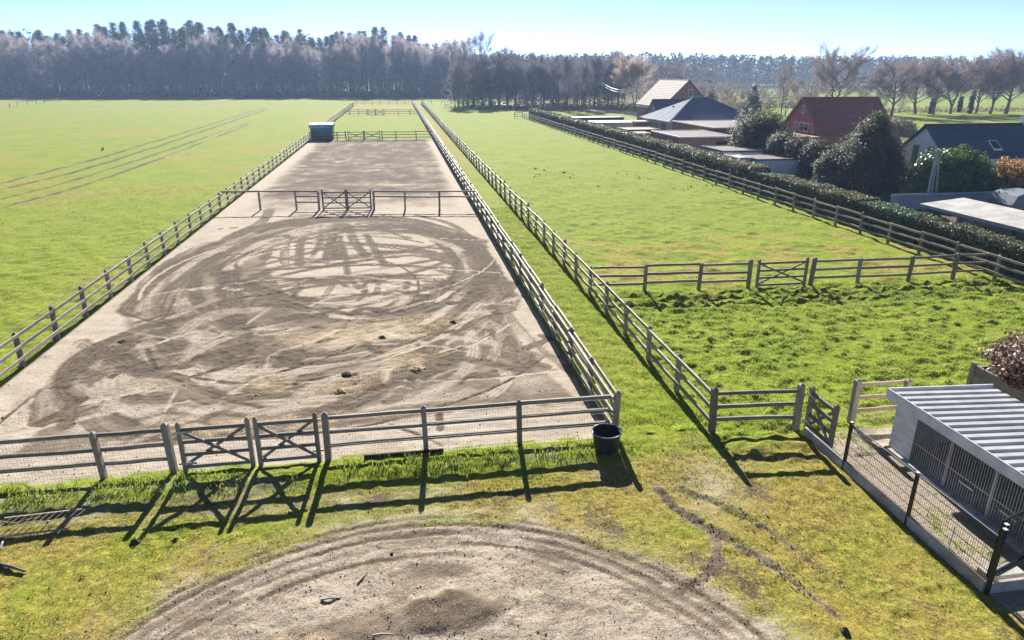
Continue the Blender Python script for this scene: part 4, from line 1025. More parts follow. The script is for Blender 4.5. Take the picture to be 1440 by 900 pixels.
def window(t, axis, pos, u0, u1, z0, z1, out, frame='trim', pane='glass', bars=1):
    """framed window in a wall across `axis` at pos; out = -1/+1 is the side it looks to"""
    fw = .07; m = MB()
    def bx(a, b, c, d, e0, e1): 
        p0, p1 = sorted((pos + out * e0, pos + out * e1))
        if axis == 'x': m.box(p0, p1, a, b, c, d)
        else: m.box(a, b, p0, p1, c, d)
    bx(u0, u0 + fw, z0, z1, -.03, .035); bx(u1 - fw, u1, z0, z1, -.03, .035)
    bx(u0 + fw, u1 - fw, z0, z0 + fw, -.03, .033); bx(u0 + fw, u1 - fw, z1 - fw, z1, -.03, .033)
    for i in range(bars):
        c_ = u0 + (u1 - u0) * (i + 1) / (bars + 1); bx(c_ - .03, c_ + .03, z0 + fw, z1 - fw, -.03, .03)
    f = m.build('window', M[frame], t)
    m = MB(); bx(u0 + fw, u1 - fw, z0 + fw, z1 - fw, -.03, .012); m.build('pane', M[pane], f, off=tuple(t.location))
    m = MB(); bx(u0 - .05, u1 + .05, z0 - .06, z0 - .003, -.03, .09); m.build('sill', M['concrete'], f, off=tuple(t.location))
# white house, slate roof
wh = gable_house('white_house', 'white gabled house with dark slate roof at the right edge', 'house', 'x', 42.2, 60, 50.7, 2.65, 2.95, 5.1, 'render', 'slate', .3, .3)
window(wh, 'x', 42.2, 51.05, 51.9, 1.75, 3.55, -1, pane='curtain', bars=0); window(wh, 'x', 42.2, 49.35, 50.2, 1.75, 3.55, -1, pane='curtain', bars=0)
MB().box(42, 60.3, 47.60, 47.72, 2.62, 2.72).build('gutter', M['trim'], wh)
ch = MB().box(50.9, 51.6, 50.4, 51.0, 4.8, 5.75).build('chimney', M['render'], wh); MB().box(50.82, 51.68, 50.32, 51.08, 5.753, 5.83).build('cap', M['concrete'], ch, off=tuple(wh.location))
s0 = (5.1 - 2.95) / 2.65
def sky_l(t, x, y0, y1, c, ridge, sl):
    def zz(y): return ridge - sl * (c - y) + .12
    m = MB().add([(x, y0, zz(y0)), (x + .8, y0, zz(y0)), (x + .8, y1, zz(y1)), (x, y1, zz(y1)), (x, y0, zz(y0) - .1), (x + .8, y0, zz(y0) - .1), (x + .8, y1, zz(y1) - .1), (x, y1, zz(y1) - .1)],
                 [(0,1,2,3),(4,5,6,7),(0,1,5,4),(1,2,6,5),(2,3,7,6),(3,0,4,7)])
    s = m.build('skylight', M['trim'], t)
    MB().add([(x + .08, y0 + .08, zz(y0 + .08) + .02), (x + .72, y0 + .08, zz(y0 + .08) + .02), (x + .72, y1 - .08, zz(y1 - .08) + .02), (x + .08, y1 - .08, zz(y1 - .08) + .02)], [(0,1,2,3)]).build('pane', M['glass'], s, off=tuple(t.location))
sky_l(wh, 46.6, 48.4, 49.2, 50.7, 5.1, s0)
# red-roofed house
rh = gable_house('brick_house', 'brick house with steep red tiled roof between the two dark conifers', 'house', 'x', 44.5, 53.3, 72.6, 4.9, 2.1, 6.5, 'brick', 'redtile', .25, .32)
window(rh, 'x', 44.5, 71.0, 72.9, 2.95, 3.95, -1, bars=1); window(rh, 'x', 44.5, 73.4, 73.9, 2.95, 3.95, -1, bars=0); window(rh, 'x', 44.5, 70.0, 70.5, 2.95, 3.95, -1, bars=0)
window(rh, 'x', 44.5, 72.3, 72.8, 4.9, 5.7, -1, bars=0)
MB().beam((44.19, 77.6, 1.95), (44.19, 72.7, 6.42), .06, .22).build('bargeboard', M['newwood'], rh)
MB().beam((44.19, 72.5, 6.42), (44.19, 67.6, 1.95), .06, .22).build('bargeboard', M['redtile'], rh)
MB().box(39.8, 44.1, 67.5, 76.5, -.1, 2.62).build('annex_wall', M['brickdark'], rh)
MB().box(39.6, 44.2, 67.3, 76.7, 2.623, 2.8).build('annex_roof', M['redtile'], rh)
MB().box(44.6, 53.2, 67.0, 67.6, -.1, 2.0).build('wall', M['brickdark'], rh)
# far brick house, tan roof, ridge along y
fh = gable_house('brick_house', 'tall brick gable house with weathered tan roof behind the hipped roof', 'house', 'y', 125, 139, 53.1, 4.6, 3.5, 7.95, 'brick', 'oldtile', .3, .4)
window(fh, 'y', 125, 53.2, 54.1, 5.1, 6.3, -1, bars=0)
MB().box(48.1, 48.3, 124.8, 139.2, 2.85, 3.02).build('gutter', M['trim'], fh)
le = gable_house('brick_outhouse', 'low dark-roofed brick outhouse left of the tall brick gable', 'house', 'x', 42.9, 50, 115, 3.2, 2.3, 4.9, 'brickdark', 'slate', .25, .4)
window(le, 'x', 42.9, 114.3, 114.8, 2.0, 3.7, -1, bars=0)
# hipped bungalow
def hipped():
    t = thing('bungalow', 'pale brick bungalow with blue-black hipped roof and arched windows', 'house', (38.6, 95.6, 0))
    x0, x1, y0, y1, ze = 38.6, 51.6, 95.6, 107.6, 2.72
    MB().box(x0, x1, y0, y1, -.1, ze).build('wall', M['bricklight'], t)
    r0, r1, yr, zr, o = 43.9, 46.4, 101.4, 5.65, .45
    E_ = [(x0 - o, y0 - o, ze - .1), (x1 + o, y0 - o, ze - .1), (x1 + o, y1 + o, ze - .1), (x0 - o, y1 + o, ze - .1)]; T0, T1 = (r0, yr, zr), (r1, yr, zr)
    def slope(a, b, c, d, n=22):
        m = MB(); a, b, c, d = map(np.array, (a, b, c, d)); nrm = np.cross(b - a, d - a).astype(float); nrm /= np.linalg.norm(nrm); nrm *= np.sign(nrm[2])
        for i in range(n):
            p, q = i / n, (i + 1) / n
            A0, B0, A1, B1 = a + (d - a) * p, b + (c - b) * p, a + (d - a) * q, b + (c - b) * q
            m.add([A0 + nrm * .05, B0 + nrm * .05, B1 + nrm * .01, A1 + nrm * .01, A0 - nrm * .02, B0 - nrm * .02], [(0,1,2,3), (4,5,1,0)])
        m.build('roof_slope', M['bluetile'], t)
    slope(E_[0], E_[1], T1, T0); slope(E_[3], E_[0], T0, T0); slope(E_[2], E_[3], T0, T1); slope(E_[1], E_[2], T1, T1)
    for a, b in ((E_[0], T0), (E_[1], T1), (E_[2], T1), (E_[3], T0), (T0, T1)):
        m = MB(); a, b = np.array(a), np.array(b); n = int(np.linalg.norm(b - a) / .42)
        for i in range(n): m.beam(a + (b - a) * i / n + (0, 0, .06), a + (b - a) * (i + .9) / n + (0, 0, .08), .2, .1)
        m.build('ridge_tiles', M['bluetile'], t)
    MB().box(x0 - o - .1, x1 + o, y0 - o - .1, y0 - o - .0, ze - .2, ze - .08).build('gutter', M['trim'], t); MB().box(x0 - o - .1, x0 - o, y0 - o + .003, y1 + o, ze - .2, ze - .08).build('gutter', M['trim'], t)
    def arch(axis, u, w, z0, z1, nm='window'):
        m = MB(); pts = [(u - w / 2, z0), (u + w / 2, z0), (u + w / 2, z1)] + [(u + w / 2 * math.cos(a), z1 + w / 2 * math.sin(a)) for a in np.linspace(.3, math.pi - .3, 7)] + [(u - w / 2, z1)]
        if axis == 'x': m.prism(pts, 'x', x0 - .03, x0 + .02)
        else: m.prism(pts, 'y', y0 - .03, y0 + .02)
        f = m.build(nm, M['glass'], t); m = MB()
        if axis == 'x': m.box(x0 - .05, x0 - .033, u - .03, u + .03, z0, z1 + w * .4).box(x0 - .05, x0 - .033, u - w/2, u + w/2, z1 - .05, z1)
        else: m.box(u - .03, u + .03, y0 - .05, y0 - .033, z0, z1 + w * .4).box(u - w/2, u + w/2, y0 - .05, y0 - .033, z1 - .05, z1)
        m.build('frame', M['trim'], f, off=tuple(t.location))
    for u, w, z0, z1 in ((105.5, .7, .9, 1.7), (103.4, .7, .3, 1.3), (101.8, .7, .9, 1.7), (98.6, 1.6, .3, 1.5)): arch('x', u, w, z0, z1)
    arch('y', 40.2, 1.7, .5, 1.5); arch('y', 43.2, 1.4, .9, 1.6)
    for x, y in ((41.3, 99.2), (42.2, 100.2)): MB().tube([(x - .0, y + 3, 3.6), (x, y + 3, 4.5)], .12, 8).build('vent_pipe', M['black'], t)
    MB().box(36.2, 38.3, 104, 105.5, 0, 2.0).build('porch_wall', M['brick'], t); MB().box(36.0, 38.5, 103.8, 105.7, 2.003, 2.2).build('porch_roof', M['trim'], t)
hipped()
def flat(name, lab, cat, x0, x1, y0, y1, h, wall, roof='felt', edge='trim', door=None):
    t = thing(name, lab, cat, (x0, y0, 0))
    MB().box(x0, x1, y0, y1, -.1, h - .12).build('wall', M[wall], t)
    MB().box(x0 + .12, x1 - .12, y0 + .12, y1 - .12, h - .117, h - .06).build('roof', M[roof], t)
    m = MB(); o = .06
    m.box(x0 - o, x1 + o, y0 - o, y0 + .12, h - .14, h).box(x0 - o, x1 + o, y1 - .12, y1 + o, h - .14, h).box(x0 - o, x0 + .12, y0 + .123, y1 - .123, h - .14, h).box(x1 - .12, x1 + o, y0 + .123, y1 - .123, h - .14, h)
    m.build('roof_edge', M[edge], t)
    if door:
        u0, u1, z1, ax = door
        d = (MB().box(x0 - .03, x0 + .02, u0, u1, 0, z1) if ax == 'x' else MB().box(u0, u1, y0 - .03, y0 + .02, 0, z1)).build('door', M['glass'], t)
    return t
flat('flat_annex', 'purple-brown brick annex with flat roof in front of the hipped roof', 'annex', 37.2, 46, 79.0, 92, 3.0, 'brickdark', 'felt')
f2 = flat('flat_garage', 'low red-brick flat-roofed garage just behind the hedge', 'garage', 27.6 + 2.3, 36.2, 71.6, 80.2, 2.65, 'brick', 'felt', door=(34.2, 35.6, 2.1, 'y'))
sh1 = flat('garden_shed', 'long grey felt-roofed shed with white fascia behind the hedge', 'shed', 30.6, 39.5, 62.4, 67.5, 2.1, 'white', 'felt', 'felt', door=(63.0, 64.2, 1.8, 'x'))
flat('garden_shed', 'brown felt-roofed shed in front of the grey one, beside the dark conifer', 'shed', 31.6, 38.5, 57.6, 61.6, 1.85, 'white', 'felt', 'felt')
flat('garden_shed', 'small shed with bright white roof sheet behind the hedge', 'shed', 30.2, 31.5, 58.6, 61.4, 1.9, 'white', 'roofmetal', 'roofmetal')
flat('garden_shed', 'far low shed with pale roof at the left end of the gardens', 'shed', 31.5, 40, 112, 118, 1.5, 'bricklight', 'roofmetal', 'roofmetal')
flat('garden_shed', 'far low shed with dark green front beyond the hedge end', 'shed', 31.0, 41.5, 126, 130, 1.5, 'core', 'slate', 'slate')
flat('garden_shed', 'low white-roofed hut half hidden by the far hedge', 'shed', 31, 34.2, 92, 95, 1.4, 'bricklight', 'roofmetal', 'roofmetal')
flat('garden_shed', 'low brown flat-roofed shed beside the porch of the bungalow', 'shed', 32.5, 37.5, 97, 102, 1.5, 'brickdark', 'oldtile', 'oldtile')
flat('small_outbuilding', 'white-roofed low building left of the red-roofed house', 'outbuilding', 44.5, 50, 84, 88, 2.5, 'brickdark', 'roofmetal')
flat('small_outbuilding', 'small grey outbuilding behind the white gabled house', 'outbuilding', 47.5, 50.5, 63, 66, 2.0, 'greywall', 'redtile', 'redtile')
# open white-roofed shed by the near hedge
ws = thing('open_shed', 'long low shed with bright white corrugated roof behind the near hedge', 'shed', (29.6, 26.5, 0))
m = MB(); n = 90
for i in range(n + 1):
    y = 26.3 + 7.8 * i / n; z = .008 * (i % 2)
    m.v += [(28.85, y, 2.12 + z), (31.6, y, 2.38 + z)]
m.f = [(2*i, 2*i+1, 2*i+3, 2*i+2) for i in range(n)]
m.build('roof_sheet', M['roofmetal'], ws)
for x, y in ((29.0, 26.6), (29.0, 30.2), (29.0, 33.8), (31.4, 26.6), (31.4, 30.2), (31.4, 33.8)): MB().box(x - .05, x + .05, y - .05, y + .05, 0, 2.05 if x < 30 else 2.28).build('post', M['plank'], ws)
MB().box(28.86, 28.9, 26.3, 34.1, 1.95, 2.09).build('fascia', M['tarp'], ws); MB().box(31.44, 31.5, 26.3, 34.1, 0, 2.25).build('back_wall', M['tarp'], ws)
MB().box(29.0, 31.4, 26.32, 26.37, 0, 1.9).build('end_wall', M['greywall'], ws)
gw = thing('grey_wall', 'long blue-grey panel wall behind the white-roofed shed', 'wall', (33.8, 42.6, 0))
for i in range(7): MB().box(33.8 + i * 2.4, 33.8 + i * 2.4 + 2.37, 42.6, 42.7, -.05, 1.0 + .0 * i).build('panel', M['greywall'], gw)
MB().tube([(33.7, 42.6, 1.02), (50.6, 42.6, 1.02)], .11, 8).build('coping', M['greywall'], gw)
tr = thing('covered_trailer', 'blue-grey covered trailer at the right edge in front of the panel wall', 'trailer', (39.5, 39.5, 0))
MB().prism([(0, .35), (2.9, .35), (3.0, .9), (2.7, 1.5), (2.2, 1.68), (.7, 1.68), (.2, 1.5), (-.1, .9)], 'y', -1.0, 1.0).build('cover', M['tarp'], tr, off=(0, 0, 0))
for x_ in (.9, 2.0):
    for y_ in (-1.03, 1.03): MB().tube([(x_, y_ - .09, .32), (x_, y_ + .09, .32)], .32, 14).build('wheel', M['black'], tr, off=(0, 0, 0))
pt = thing('pole_frame', 'three leaning grey poles standing together before the round laurel bush', 'poles', (37.2, 43.3, 0))
def top_of(px, py, y):          # world point on a sightline at a given depth along y
    x1, y1 = at(px, py, 0); t_ = y / y1; return (x1 * t_, y, 9 - 9 * t_)
for a, b in (((1303, 283), (1317, 212)), ((1309, 283), (1319, 209)), ((1316, 282), (1322, 211))):
    x, y = at(*a); x, y = x * 43.3 / y, 43.3; q = top_of(*b, 43.1)
    MB().tube([(x, y, -.1), q], [.085, .075], 8).build('pole', M['concrete'], pt)

# utility poles and lines
def pole(lab, px, py, h, arm=True, lamp=False):
    x, y = at(px, py); t = thing('utility_pole', lab, 'pole', (x, y, 0))
    MB().tube([(x, y, 0), (x, y, h)], [.16, .10], 8).build('shaft', M['concrete'], t)
    if arm: MB().beam((x - .7, y, h - .3), (x + .7, y, h - .3), .08, .1).build('crossarm', M['galv'], t)
    if lamp:
        MB().tube([(x, y, h - .1), (x + .8, y - .3, h + .5), (x + 1.4, y - .5, h + .55)], .04, 6).build('lamp_arm', M['galv'], t)
        MB().prism([(x + 1.3, h + .48), (x + 2.0, h + .5), (x + 1.9, h + .65), (x + 1.35, h + .65)], 'y', y - .65, y - .4).build('lamp_head', M['trim'], t)
    return (x, y, h)
p1 = pole('pale concrete utility pole with street lamp left of the tan roof', 898, 164, 6.9, lamp=True)
p2 = pole('far utility pole with street lamp among the bare trees left of the pinkish tree', 845, 155, 7.2)
p3 = pole('utility pole behind the left end of the red tiled roof', 1135, 172, 7.0)
p4 = pole('farthest street lamp pole at the roadside in the bare trees', 812, 150, 8.0, lamp=True)
def span(lab, a, b, sag, r=.03, n=14, k=1.6):
    m = MB(); t = thing('power_line', lab, 'power line', (a[0], a[1], 0))
    for dz in (-.25, -.8):
        pts = [tuple(np.array(a) + (np.array(b) - np.array(a)) * i / n + np.array((0, 0, dz - sag * 4 * (i / n) * (1 - i / n)))) for i in range(n + 1)]
        MB().tube(pts, r * k, 5).build('wire', M['trim'], t)
span('pair of bright sagging wires between the lamp pole and the far pole', p2, p1, 1.4, .045)
mid = (66, 128, 7.3)
span('pair of bright wires from the lamp pole across the tan roof', p1, (72, 140, 6.6), .8, .04)
span('long pair of bright wires sagging above the hipped roof towards the red roof', (72, 140, 6.6), p3, 1.7, .04)
span('faint far wires running along the road behind the bare trees', p4, p2, .8, .03)
span('pair of wires leaving the pole behind the red roof towards the right', p3, (150, 150, 6.0), 1.5, .02)

# field shelter
fs = thing('field_shelter', 'green field shelter with pale worn arched roof by the left paddock fence', 'shelter', (XL + 1.7, 105.2, 0))
x0, x1, y0, y1 = XL + .1, XL + 3.2, 104.0, 106.6
MB().box(x0, x1, y0, y0 + .06, .75, 1.75).build('front_panel', M['teal'], fs)
MB().box(x0, x0 + .06, y0 + .063, y1, 0.2, 1.75).build('side_wall', M['teal'], fs); MB().box(x1 - .06, x1, y0 + .063, y1, .2, 1.75).build('side_wall', M['teal'], fs)
MB().box(x0, x1, y1 + .003, y1 + .06, 0, 1.75).build('back_wall', M['teal'], fs)
MB().prism([(y0 - .25, 1.72), (y0 + .2, 2.15), (y0 + 1.3, 2.42), (y1 - .2, 2.15), (y1 + .25, 1.72), (y1 - .2, 2.08), (y0 + 1.3, 2.35), (y0 + .2, 2.08)], 'x', x0 - .15, x1 + .15).build('roof', M['tealroof'], fs)
for x in (x0 + .05, x1 - .05): MB().box(x - .05, x + .05, y0 - .06, y0 - .003, 0, 1.72).build('post', M['teal'], fs)

# ------------------------------------------------------------------ trees
def bare_tree(seed, h, spread, trunk_r, first=.25, n_limb=14, twigs=2600, twig_l=1.1, twig_w=.03, up=.75, lean=0.0, forks=1):
    """trunk + limbs (one mesh) and a haze of fine twigs (one mesh)"""
    rg = np.random.default_rng(seed); tm = MB(); tips = []
    stems = []
    for s_ in range(forks):
        a = rg.uniform(0, 6.28); o = .0 if forks == 1 else .25 * h
        pts = [np.zeros(3)]
        for i in range(1, 6):
            t = i / 5; pts.append(np.array([lean * h * t * t + (math.cos(a) * o * t ** 1.3) + rg.normal(0, .012 * h), math.sin(a) * o * t ** 1.3 + rg.normal(0, .012 * h), h * .88 * t]))
        tm.tube(pts, [trunk_r * (1 - .85 * i / 5) * (1.25 if i == 0 else 1) / (forks ** .4) for i in range(6)], 6)
        stems.append(pts)
    def on(pts, t):
        k = min(int(t * 5), 4); f = t * 5 - k; return pts[k] * (1 - f) + pts[k + 1] * f
    for i in range(n_limb):
        t = first + (1 - first) * (i + rg.random()) / n_limb; p = on(stems[i % forks], min(t, .98)); a = i * 2.4 + rg.normal(0, .5)
        prof = math.sin(math.pi * min(1, .22 + .78 * (t - first) / (1 - first))) ** .7
        L_ = spread * (.45 + .65 * prof) * rg.uniform(.75, 1.2)
        d = np.array([math.cos(a), math.sin(a), up * rg.uniform(.6, 1.5)]); d /= np.linalg.norm(d)
        q1 = p + d * L_ * .5; d2 = d + np.array([0, 0, .35]); d2 /= np.linalg.norm(d2); q2 = q1 + d2 * L_ * .55
        r0 = trunk_r * (.42 - .25 * t)
        tm.tube([p, q1, q2], [r0, r0 * .6, r0 * .2], 4)
        for b in range(5):
            u = rg.uniform(.25, 1); bp_ = p + (q1 - p) * min(1, u * 2) if u < .5 else q1 + (q2 - q1) * (u - .5) * 2
            e = d + rg.normal(0, .6, 3); e[2] += .25; e /= np.linalg.norm(e); be = bp_ + e * L_ * rg.uniform(.3, .55)
            tm.tube([bp_, be], [r0 * .4, r0 * .12], 3, cap=False); tips.append((bp_, be))
    nb = len(tips); A = np.array([t_[0] for t_ in tips]); Bq = np.array([t_[1] for t_ in tips])
    k = rg.integers(0, nb, twigs); u = rg.random(twigs) ** .6
    st = A[k] + (Bq[k] - A[k]) * u[:, None] + rg.normal(0, .35 * twig_l, (twigs, 3)) * .5
    d = (Bq[k] - A[k]); d /= np.linalg.norm(d, axis=1)[:, None]; d = d + rg.normal(0, .65, (twigs, 3)); d[:, 2] += .3; d /= np.linalg.norm(d, axis=1)[:, None]
    en = st + d * (twig_l * rg.uniform(.4, 1.5, twigs))[:, None]
    s = np.cross(d, rg.normal(0, 1, (twigs, 3))); s /= np.linalg.norm(s, axis=1)[:, None]; s *= twig_w * .5
    v = np.stack([st - s, st + s, en + s * .3, en - s * .3], 1).reshape(-1, 3)
    f = np.arange(twigs)[:, None] * 4 + np.array([[0, 1, 2, 3]])
    return tm, v, f
def bare_pair(seed, twmat, *a, **k):
    tm, v, f = bare_tree(seed, *a, **k); return tm.mesh('trunk', M['bark']), arr_mesh('crown', v, f, M[twmat])
def pine_pair(seed, h, crown_from=.42, rad=2.6, n=230, per=16, size=.42):
    rg = np.random.default_rng(seed); tm = MB()
    pts = [np.array([rg.normal(0, .012 * h) * (i > 0), rg.normal(0, .012 * h) * (i > 0), h * .97 * i / 6]) for i in range(7)]
    tm.tube(pts, [.24 * (1 - .85 * i / 6) for i in range(7)], 6)
    cs = []
    for i in range(n):
        t = rg.random() ** .85; z = h * (crown_from + (1.0 - crown_from) * t)
        r = rad * (1 - t) ** .6 * (.35 + .65 * min(1, t / .18)) * rg.uniform(.25, 1.15) + .15
        a = rg.uniform(0, 6.28); a = a + .5 * math.sin(3 * a + seed + z * .9)
        c = np.array([r * math.cos(a), r * math.sin(a), z + .12 * r]); cs.append(c)
        if i % 4 == 0: tm.tube([np.array([0, 0, z - .35 * r]), c], [.06, .02], 3, cap=False)
    cs = np.repeat(np.array(cs), per, 0) + rg.normal(0, .42, (n * per, 3)) * np.array([1, 1, .55])
    nr = np.tile(np.array([[0, 0, 1.]]), (len(cs), 1)); v, f = leaf_cards(cs, nr, size * .6, 1.0, .35)
    return tm.mesh('trunk', M['bark']), arr_mesh('crown', v, f, M['pine'])
def plant(name, lab, x, y, pair, s=1.0, group=None, rz=None, sz=None, cat='tree'):
    t = thing(name, lab, cat, (x, y, 0), random.uniform(0, 6.28) if rz is None else rz, group)
    sc = (s, s, s * (sz or 1)); inst('trunk', pair[0], t, scale=sc); inst('crown', pair[1], t, scale=sc); return t
rngF = random.Random(5)
PINES = [pine_pair(500 + i, 25, (.40, .5, .35, .45, .52)[i], (2.9, 2.6, 3.1, 2.4, 2.8)[i]) for i in range(5)]
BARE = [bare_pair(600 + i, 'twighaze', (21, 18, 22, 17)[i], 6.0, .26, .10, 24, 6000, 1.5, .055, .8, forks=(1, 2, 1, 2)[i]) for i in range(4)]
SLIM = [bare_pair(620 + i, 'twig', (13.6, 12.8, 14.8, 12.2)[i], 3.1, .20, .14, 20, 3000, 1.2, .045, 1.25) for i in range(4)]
def edge_y(x): return 331 - (x + 164) / 189 * 30
# the wood on the left: bare trees in front, pines behind
def zone(x):
    for lim, w in ((-150, 'far left of the meadow'), (-115, 'left of the tractor lines'), (-80, 'above the tractor lines'), (-45, 'left of the green shelter'), (-14, 'above the green shelter'), (6, 'behind the end of the paddock'), (99, 'right of the lane end')):
        if x < lim: return w
G1, G2 = 'bare trees along the front of the left wood', 'pines in the left wood'
x = -200.0; row = 0
while x < 27:
    for k_ in range(2):
        xx = x + rngF.uniform(-2, 2) + 3.3 * k_; yy = edge_y(xx) + 2 + k_ * 6 + rngF.uniform(-1.5, 1.5)
        plant('bare_tree', 'lilac-grey leafless tree in the %s row of the wood, %s' % (('front', 'second')[k_], zone(xx)), xx, yy, rngF.choice(BARE), rngF.uniform(.8, 1.12), G1)
    x += 6.6
x = -208.0
while x < 30:
    for k_ in range(4):
        xx = x + rngF.uniform(-2.2, 2.2) + 2.8 * (k_ % 2); yy = edge_y(xx) + 13 + k_ * 7 + rngF.uniform(-2, 2)
        hgt = 1.06 + .10 * math.sin(xx * .05) + rngF.uniform(-.13, .11)
        hgt *= 1 - .32 * min(1, max(0, (xx + 6) / 30))
        plant('pine_tree', '%s pine in the wood, %s, %s' % ('tall' if hgt > 1.06 else 'lower', ('just behind the leafless trees', 'second pine row', 'third pine row', 'rearmost row')[k_], zone(xx)), xx, yy, rngF.choice(PINES), hgt, G2)
    x += 5.6
# undergrowth at the foot of the wood
def undergrowth(name, n, xr, yf, h, mat, leaf):
    x = rng.uniform(*xr, n); y = yf(x) + rng.uniform(-1.5, 9, n); z = rng.random(n) ** 1.8 * h * (.4 + fbm(x * .25, y * .25, 401, 2))
    v, f = leaf_cards(np.stack([x, y, z], 1), np.tile(np.array([[0, -.5, .6]]), (n, 1)), leaf)
    o = link(bpy.data.objects.new(name, arr_mesh(name, v, f, M[mat]))); o['kind'] = 'stuff'; o['label'] = name.replace('_', ' ')
undergrowth('woodland_undergrowth', 16000, (-205, 28), edge_y, 2.6, 'pine', .45)
# darkness in the depth of the wood comes from more stems behind
def stems(name, n, xr, yf, d0, d1, h):
    m_v, m_f = [], []
    xs = rng.uniform(*xr, n); ys = yf(xs) + rng.uniform(d0, d1, n); hs = h * rng.uniform(.7, 1.1, n); rs = rng.uniform(.09, .2, n)
    v = []
    for k_ in range(3):
        a = k_ * 2.094; v.append(np.stack([xs + rs * math.cos(a), ys + rs * math.sin(a), xs * 0], 1)); v.append(np.stack([xs + rs * .5 * math.cos(a), ys + rs * .5 * math.sin(a), hs], 1))
    v = np.stack(v, 1).reshape(-1, 3); o = np.arange(n)[:, None] * 6
    f = np.concatenate([o + np.array([q]) for q in ((0, 2, 3, 1), (2, 4, 5, 3), (4, 0, 1, 5))])
    ob = link(bpy.data.objects.new(name, arr_mesh(name, v, f, M['bark']))); ob['kind'] = 'stuff'; ob['label'] = name.replace('_', ' ')
stems('deep_wood_stems', 2600, (-215, 45), edge_y, 12, 75, 17)
def far_mass(name, n, xr, y0, y1, hmin, hmax, mat, leaf, clumps, crown=.35, wob=.2, yf=None):
    """far-off woodland that reads as one mass: thousands of leaf clumps in crown-shaped heaps"""
    cx = rng.uniform(*xr, clumps); cy = rng.uniform(y0, y1, clumps); ch_ = rng.uniform(hmin, hmax, clumps) * (1 + wob * (fbm(cx * .02, cy * .02, 411, 2) - .5))
    if yf is not None: cy = cy + yf(cx)
    k = rng.integers(0, clumps, n); t = rng.random(n); a = rng.uniform(0, 6.28, n)
    r = 2.9 * np.sqrt(np.clip(1 - ((t - .45) / .58) ** 2, .05, 1)) * np.sqrt(rng.random(n))
    z = ch_[k] * (crown + (1 - crown) * t)
    c = np.stack([cx[k] + r * np.cos(a), cy[k] + r * np.sin(a), z], 1)
    v, f = leaf_cards(c, np.tile(np.array([[0, 0, 1.]]), (n, 1)), leaf, 1.0)
    o = link(bpy.data.objects.new(name, arr_mesh(name, v, f, M[mat]))); o['kind'] = 'stuff'; o['label'] = name.replace('_', ' ')
M['twigmass'] = leafy('far_twig_mass', (.13, .115, .12), (.22, .19, .19), .2, .9, .1, scale=.05)
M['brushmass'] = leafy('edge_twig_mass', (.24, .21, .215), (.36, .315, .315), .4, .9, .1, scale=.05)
far_mass('deep_pine_wood', 18000, (-215, 40), 350, 385, 23, 27, 'pine', .55, 260, .3)
far_mass('far_pine_wood', 74000, (20, 470), 470, 560, 18, 22.5, 'pine', 1.0, 900, .12)
far_mass('far_bare_wood', 24000, (40, 470), 425, 470, 11, 17, 'twigmass', .6, 360, .02)
far_mass('middle_pine_wood', 22000, (26, 110), 330, 400, 15, 19.5, 'pine', .6, 200, .25)
far_mass('middle_bare_wood', 22000, (26, 130), 270, 330, 9, 15, 'twigmass', .5, 200, .02)
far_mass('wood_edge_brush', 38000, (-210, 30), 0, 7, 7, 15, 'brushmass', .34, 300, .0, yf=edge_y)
stems('far_wood_stems', 1200, (20, 300), lambda x: 330 + 0 * x, 0, 150, 11)
far_mass('lane_end_brush', 9000, (14, 78), 196, 216, 2.5, 7.5, 'brushmass', .28, 130, .0)
# bare trees right of the paddock end
G3 = 'slim bare trees beyond the right pasture'
for k_ in range(60):
    px = 640 + 245 * (k_ + rngF.random()) / 60; py = 152.5 - 4.5 * rngF.random() + (6 if px > 800 else 0) * rngF.random()
    x, y = at(px, py); plant('slim_bare_tree', 'slim leafless tree beyond the pasture, %s, %s' % (('near the lane end', 'left of the hedge', 'above the hedge end', 'near the road lamps', 'below far wires', 'beside pinkish trees')[min(5, k_ * 6 // 60)], ('front row', 'middle row', 'rear row')[k_ % 3]), x, y + (k_ % 3) * 5 + rngF.uniform(0, 4), rngF.choice(SLIM), rngF.uniform(.78, 1.08), G3)
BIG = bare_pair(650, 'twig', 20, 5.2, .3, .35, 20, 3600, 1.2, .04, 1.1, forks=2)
x, y = at(690, 148); plant('bare_tree', 'tall spreading leafless tree overtopping the row at the end of the lane', x, y, BIG, 1.0)
# brown bare trees along the field at the right
WIDE = [bare_pair(660 + i, 'twigbrown', 10.2, 5.6, .36, .22, 26, 8200, 1.0, .042, .75, lean=(.12, .05, -.08)[i], forks=(2, 1, 2)[i]) for i in range(3)]
spots = ((1172, 158, 1.15, 'tall leafless tree with forked trunk behind the red tiled roof'), (1253, 163, .95, 'leafless brown tree just right of the red roof'),
         (1287, 160, 1.0, 'leafless brown tree left of the ivy-clad trunks'), (1336, 160, .98, 'leafless brown tree in the middle of the field-edge row'),
         (1312, 161, .85, 'smaller leafless tree with ivy on its trunk'), (1372, 159, .95, 'leafless brown tree right of the ivy-clad stump'),
         (1392, 160, 1.0, 'leafless brown tree second from the right edge'), (1414, 160, 1.18, 'large leaning leafless tree at the right edge'), (1450, 160, 1.05, 'leafless tree cut off by the right edge'))
for i, (px, py, s, lab) in enumerate(spots):
    x, y = at(px, py); plant('bare_tree', lab, x, y, WIDE[i % 3], s, 'bare trees along the far field edge', rz=i * 1.3 if px != 1414 else 0)
for px, py, h_, lab in ((1308, 160, 4, 'ivy-clad trunk left of the middle field-edge tree'), (1363, 160, 6, 'broad ivy-clad trunk right of the middle field-edge tree'), (1348, 158, 4.5, 'small ivy-clad tree in the field-edge row')):
    x, y = at(px, py); shrub('ivy_column', lab, 'tree', x, y, .5, .5, h_ * .85, 'ivy', 1100, .22, 'column', bumps=.4)
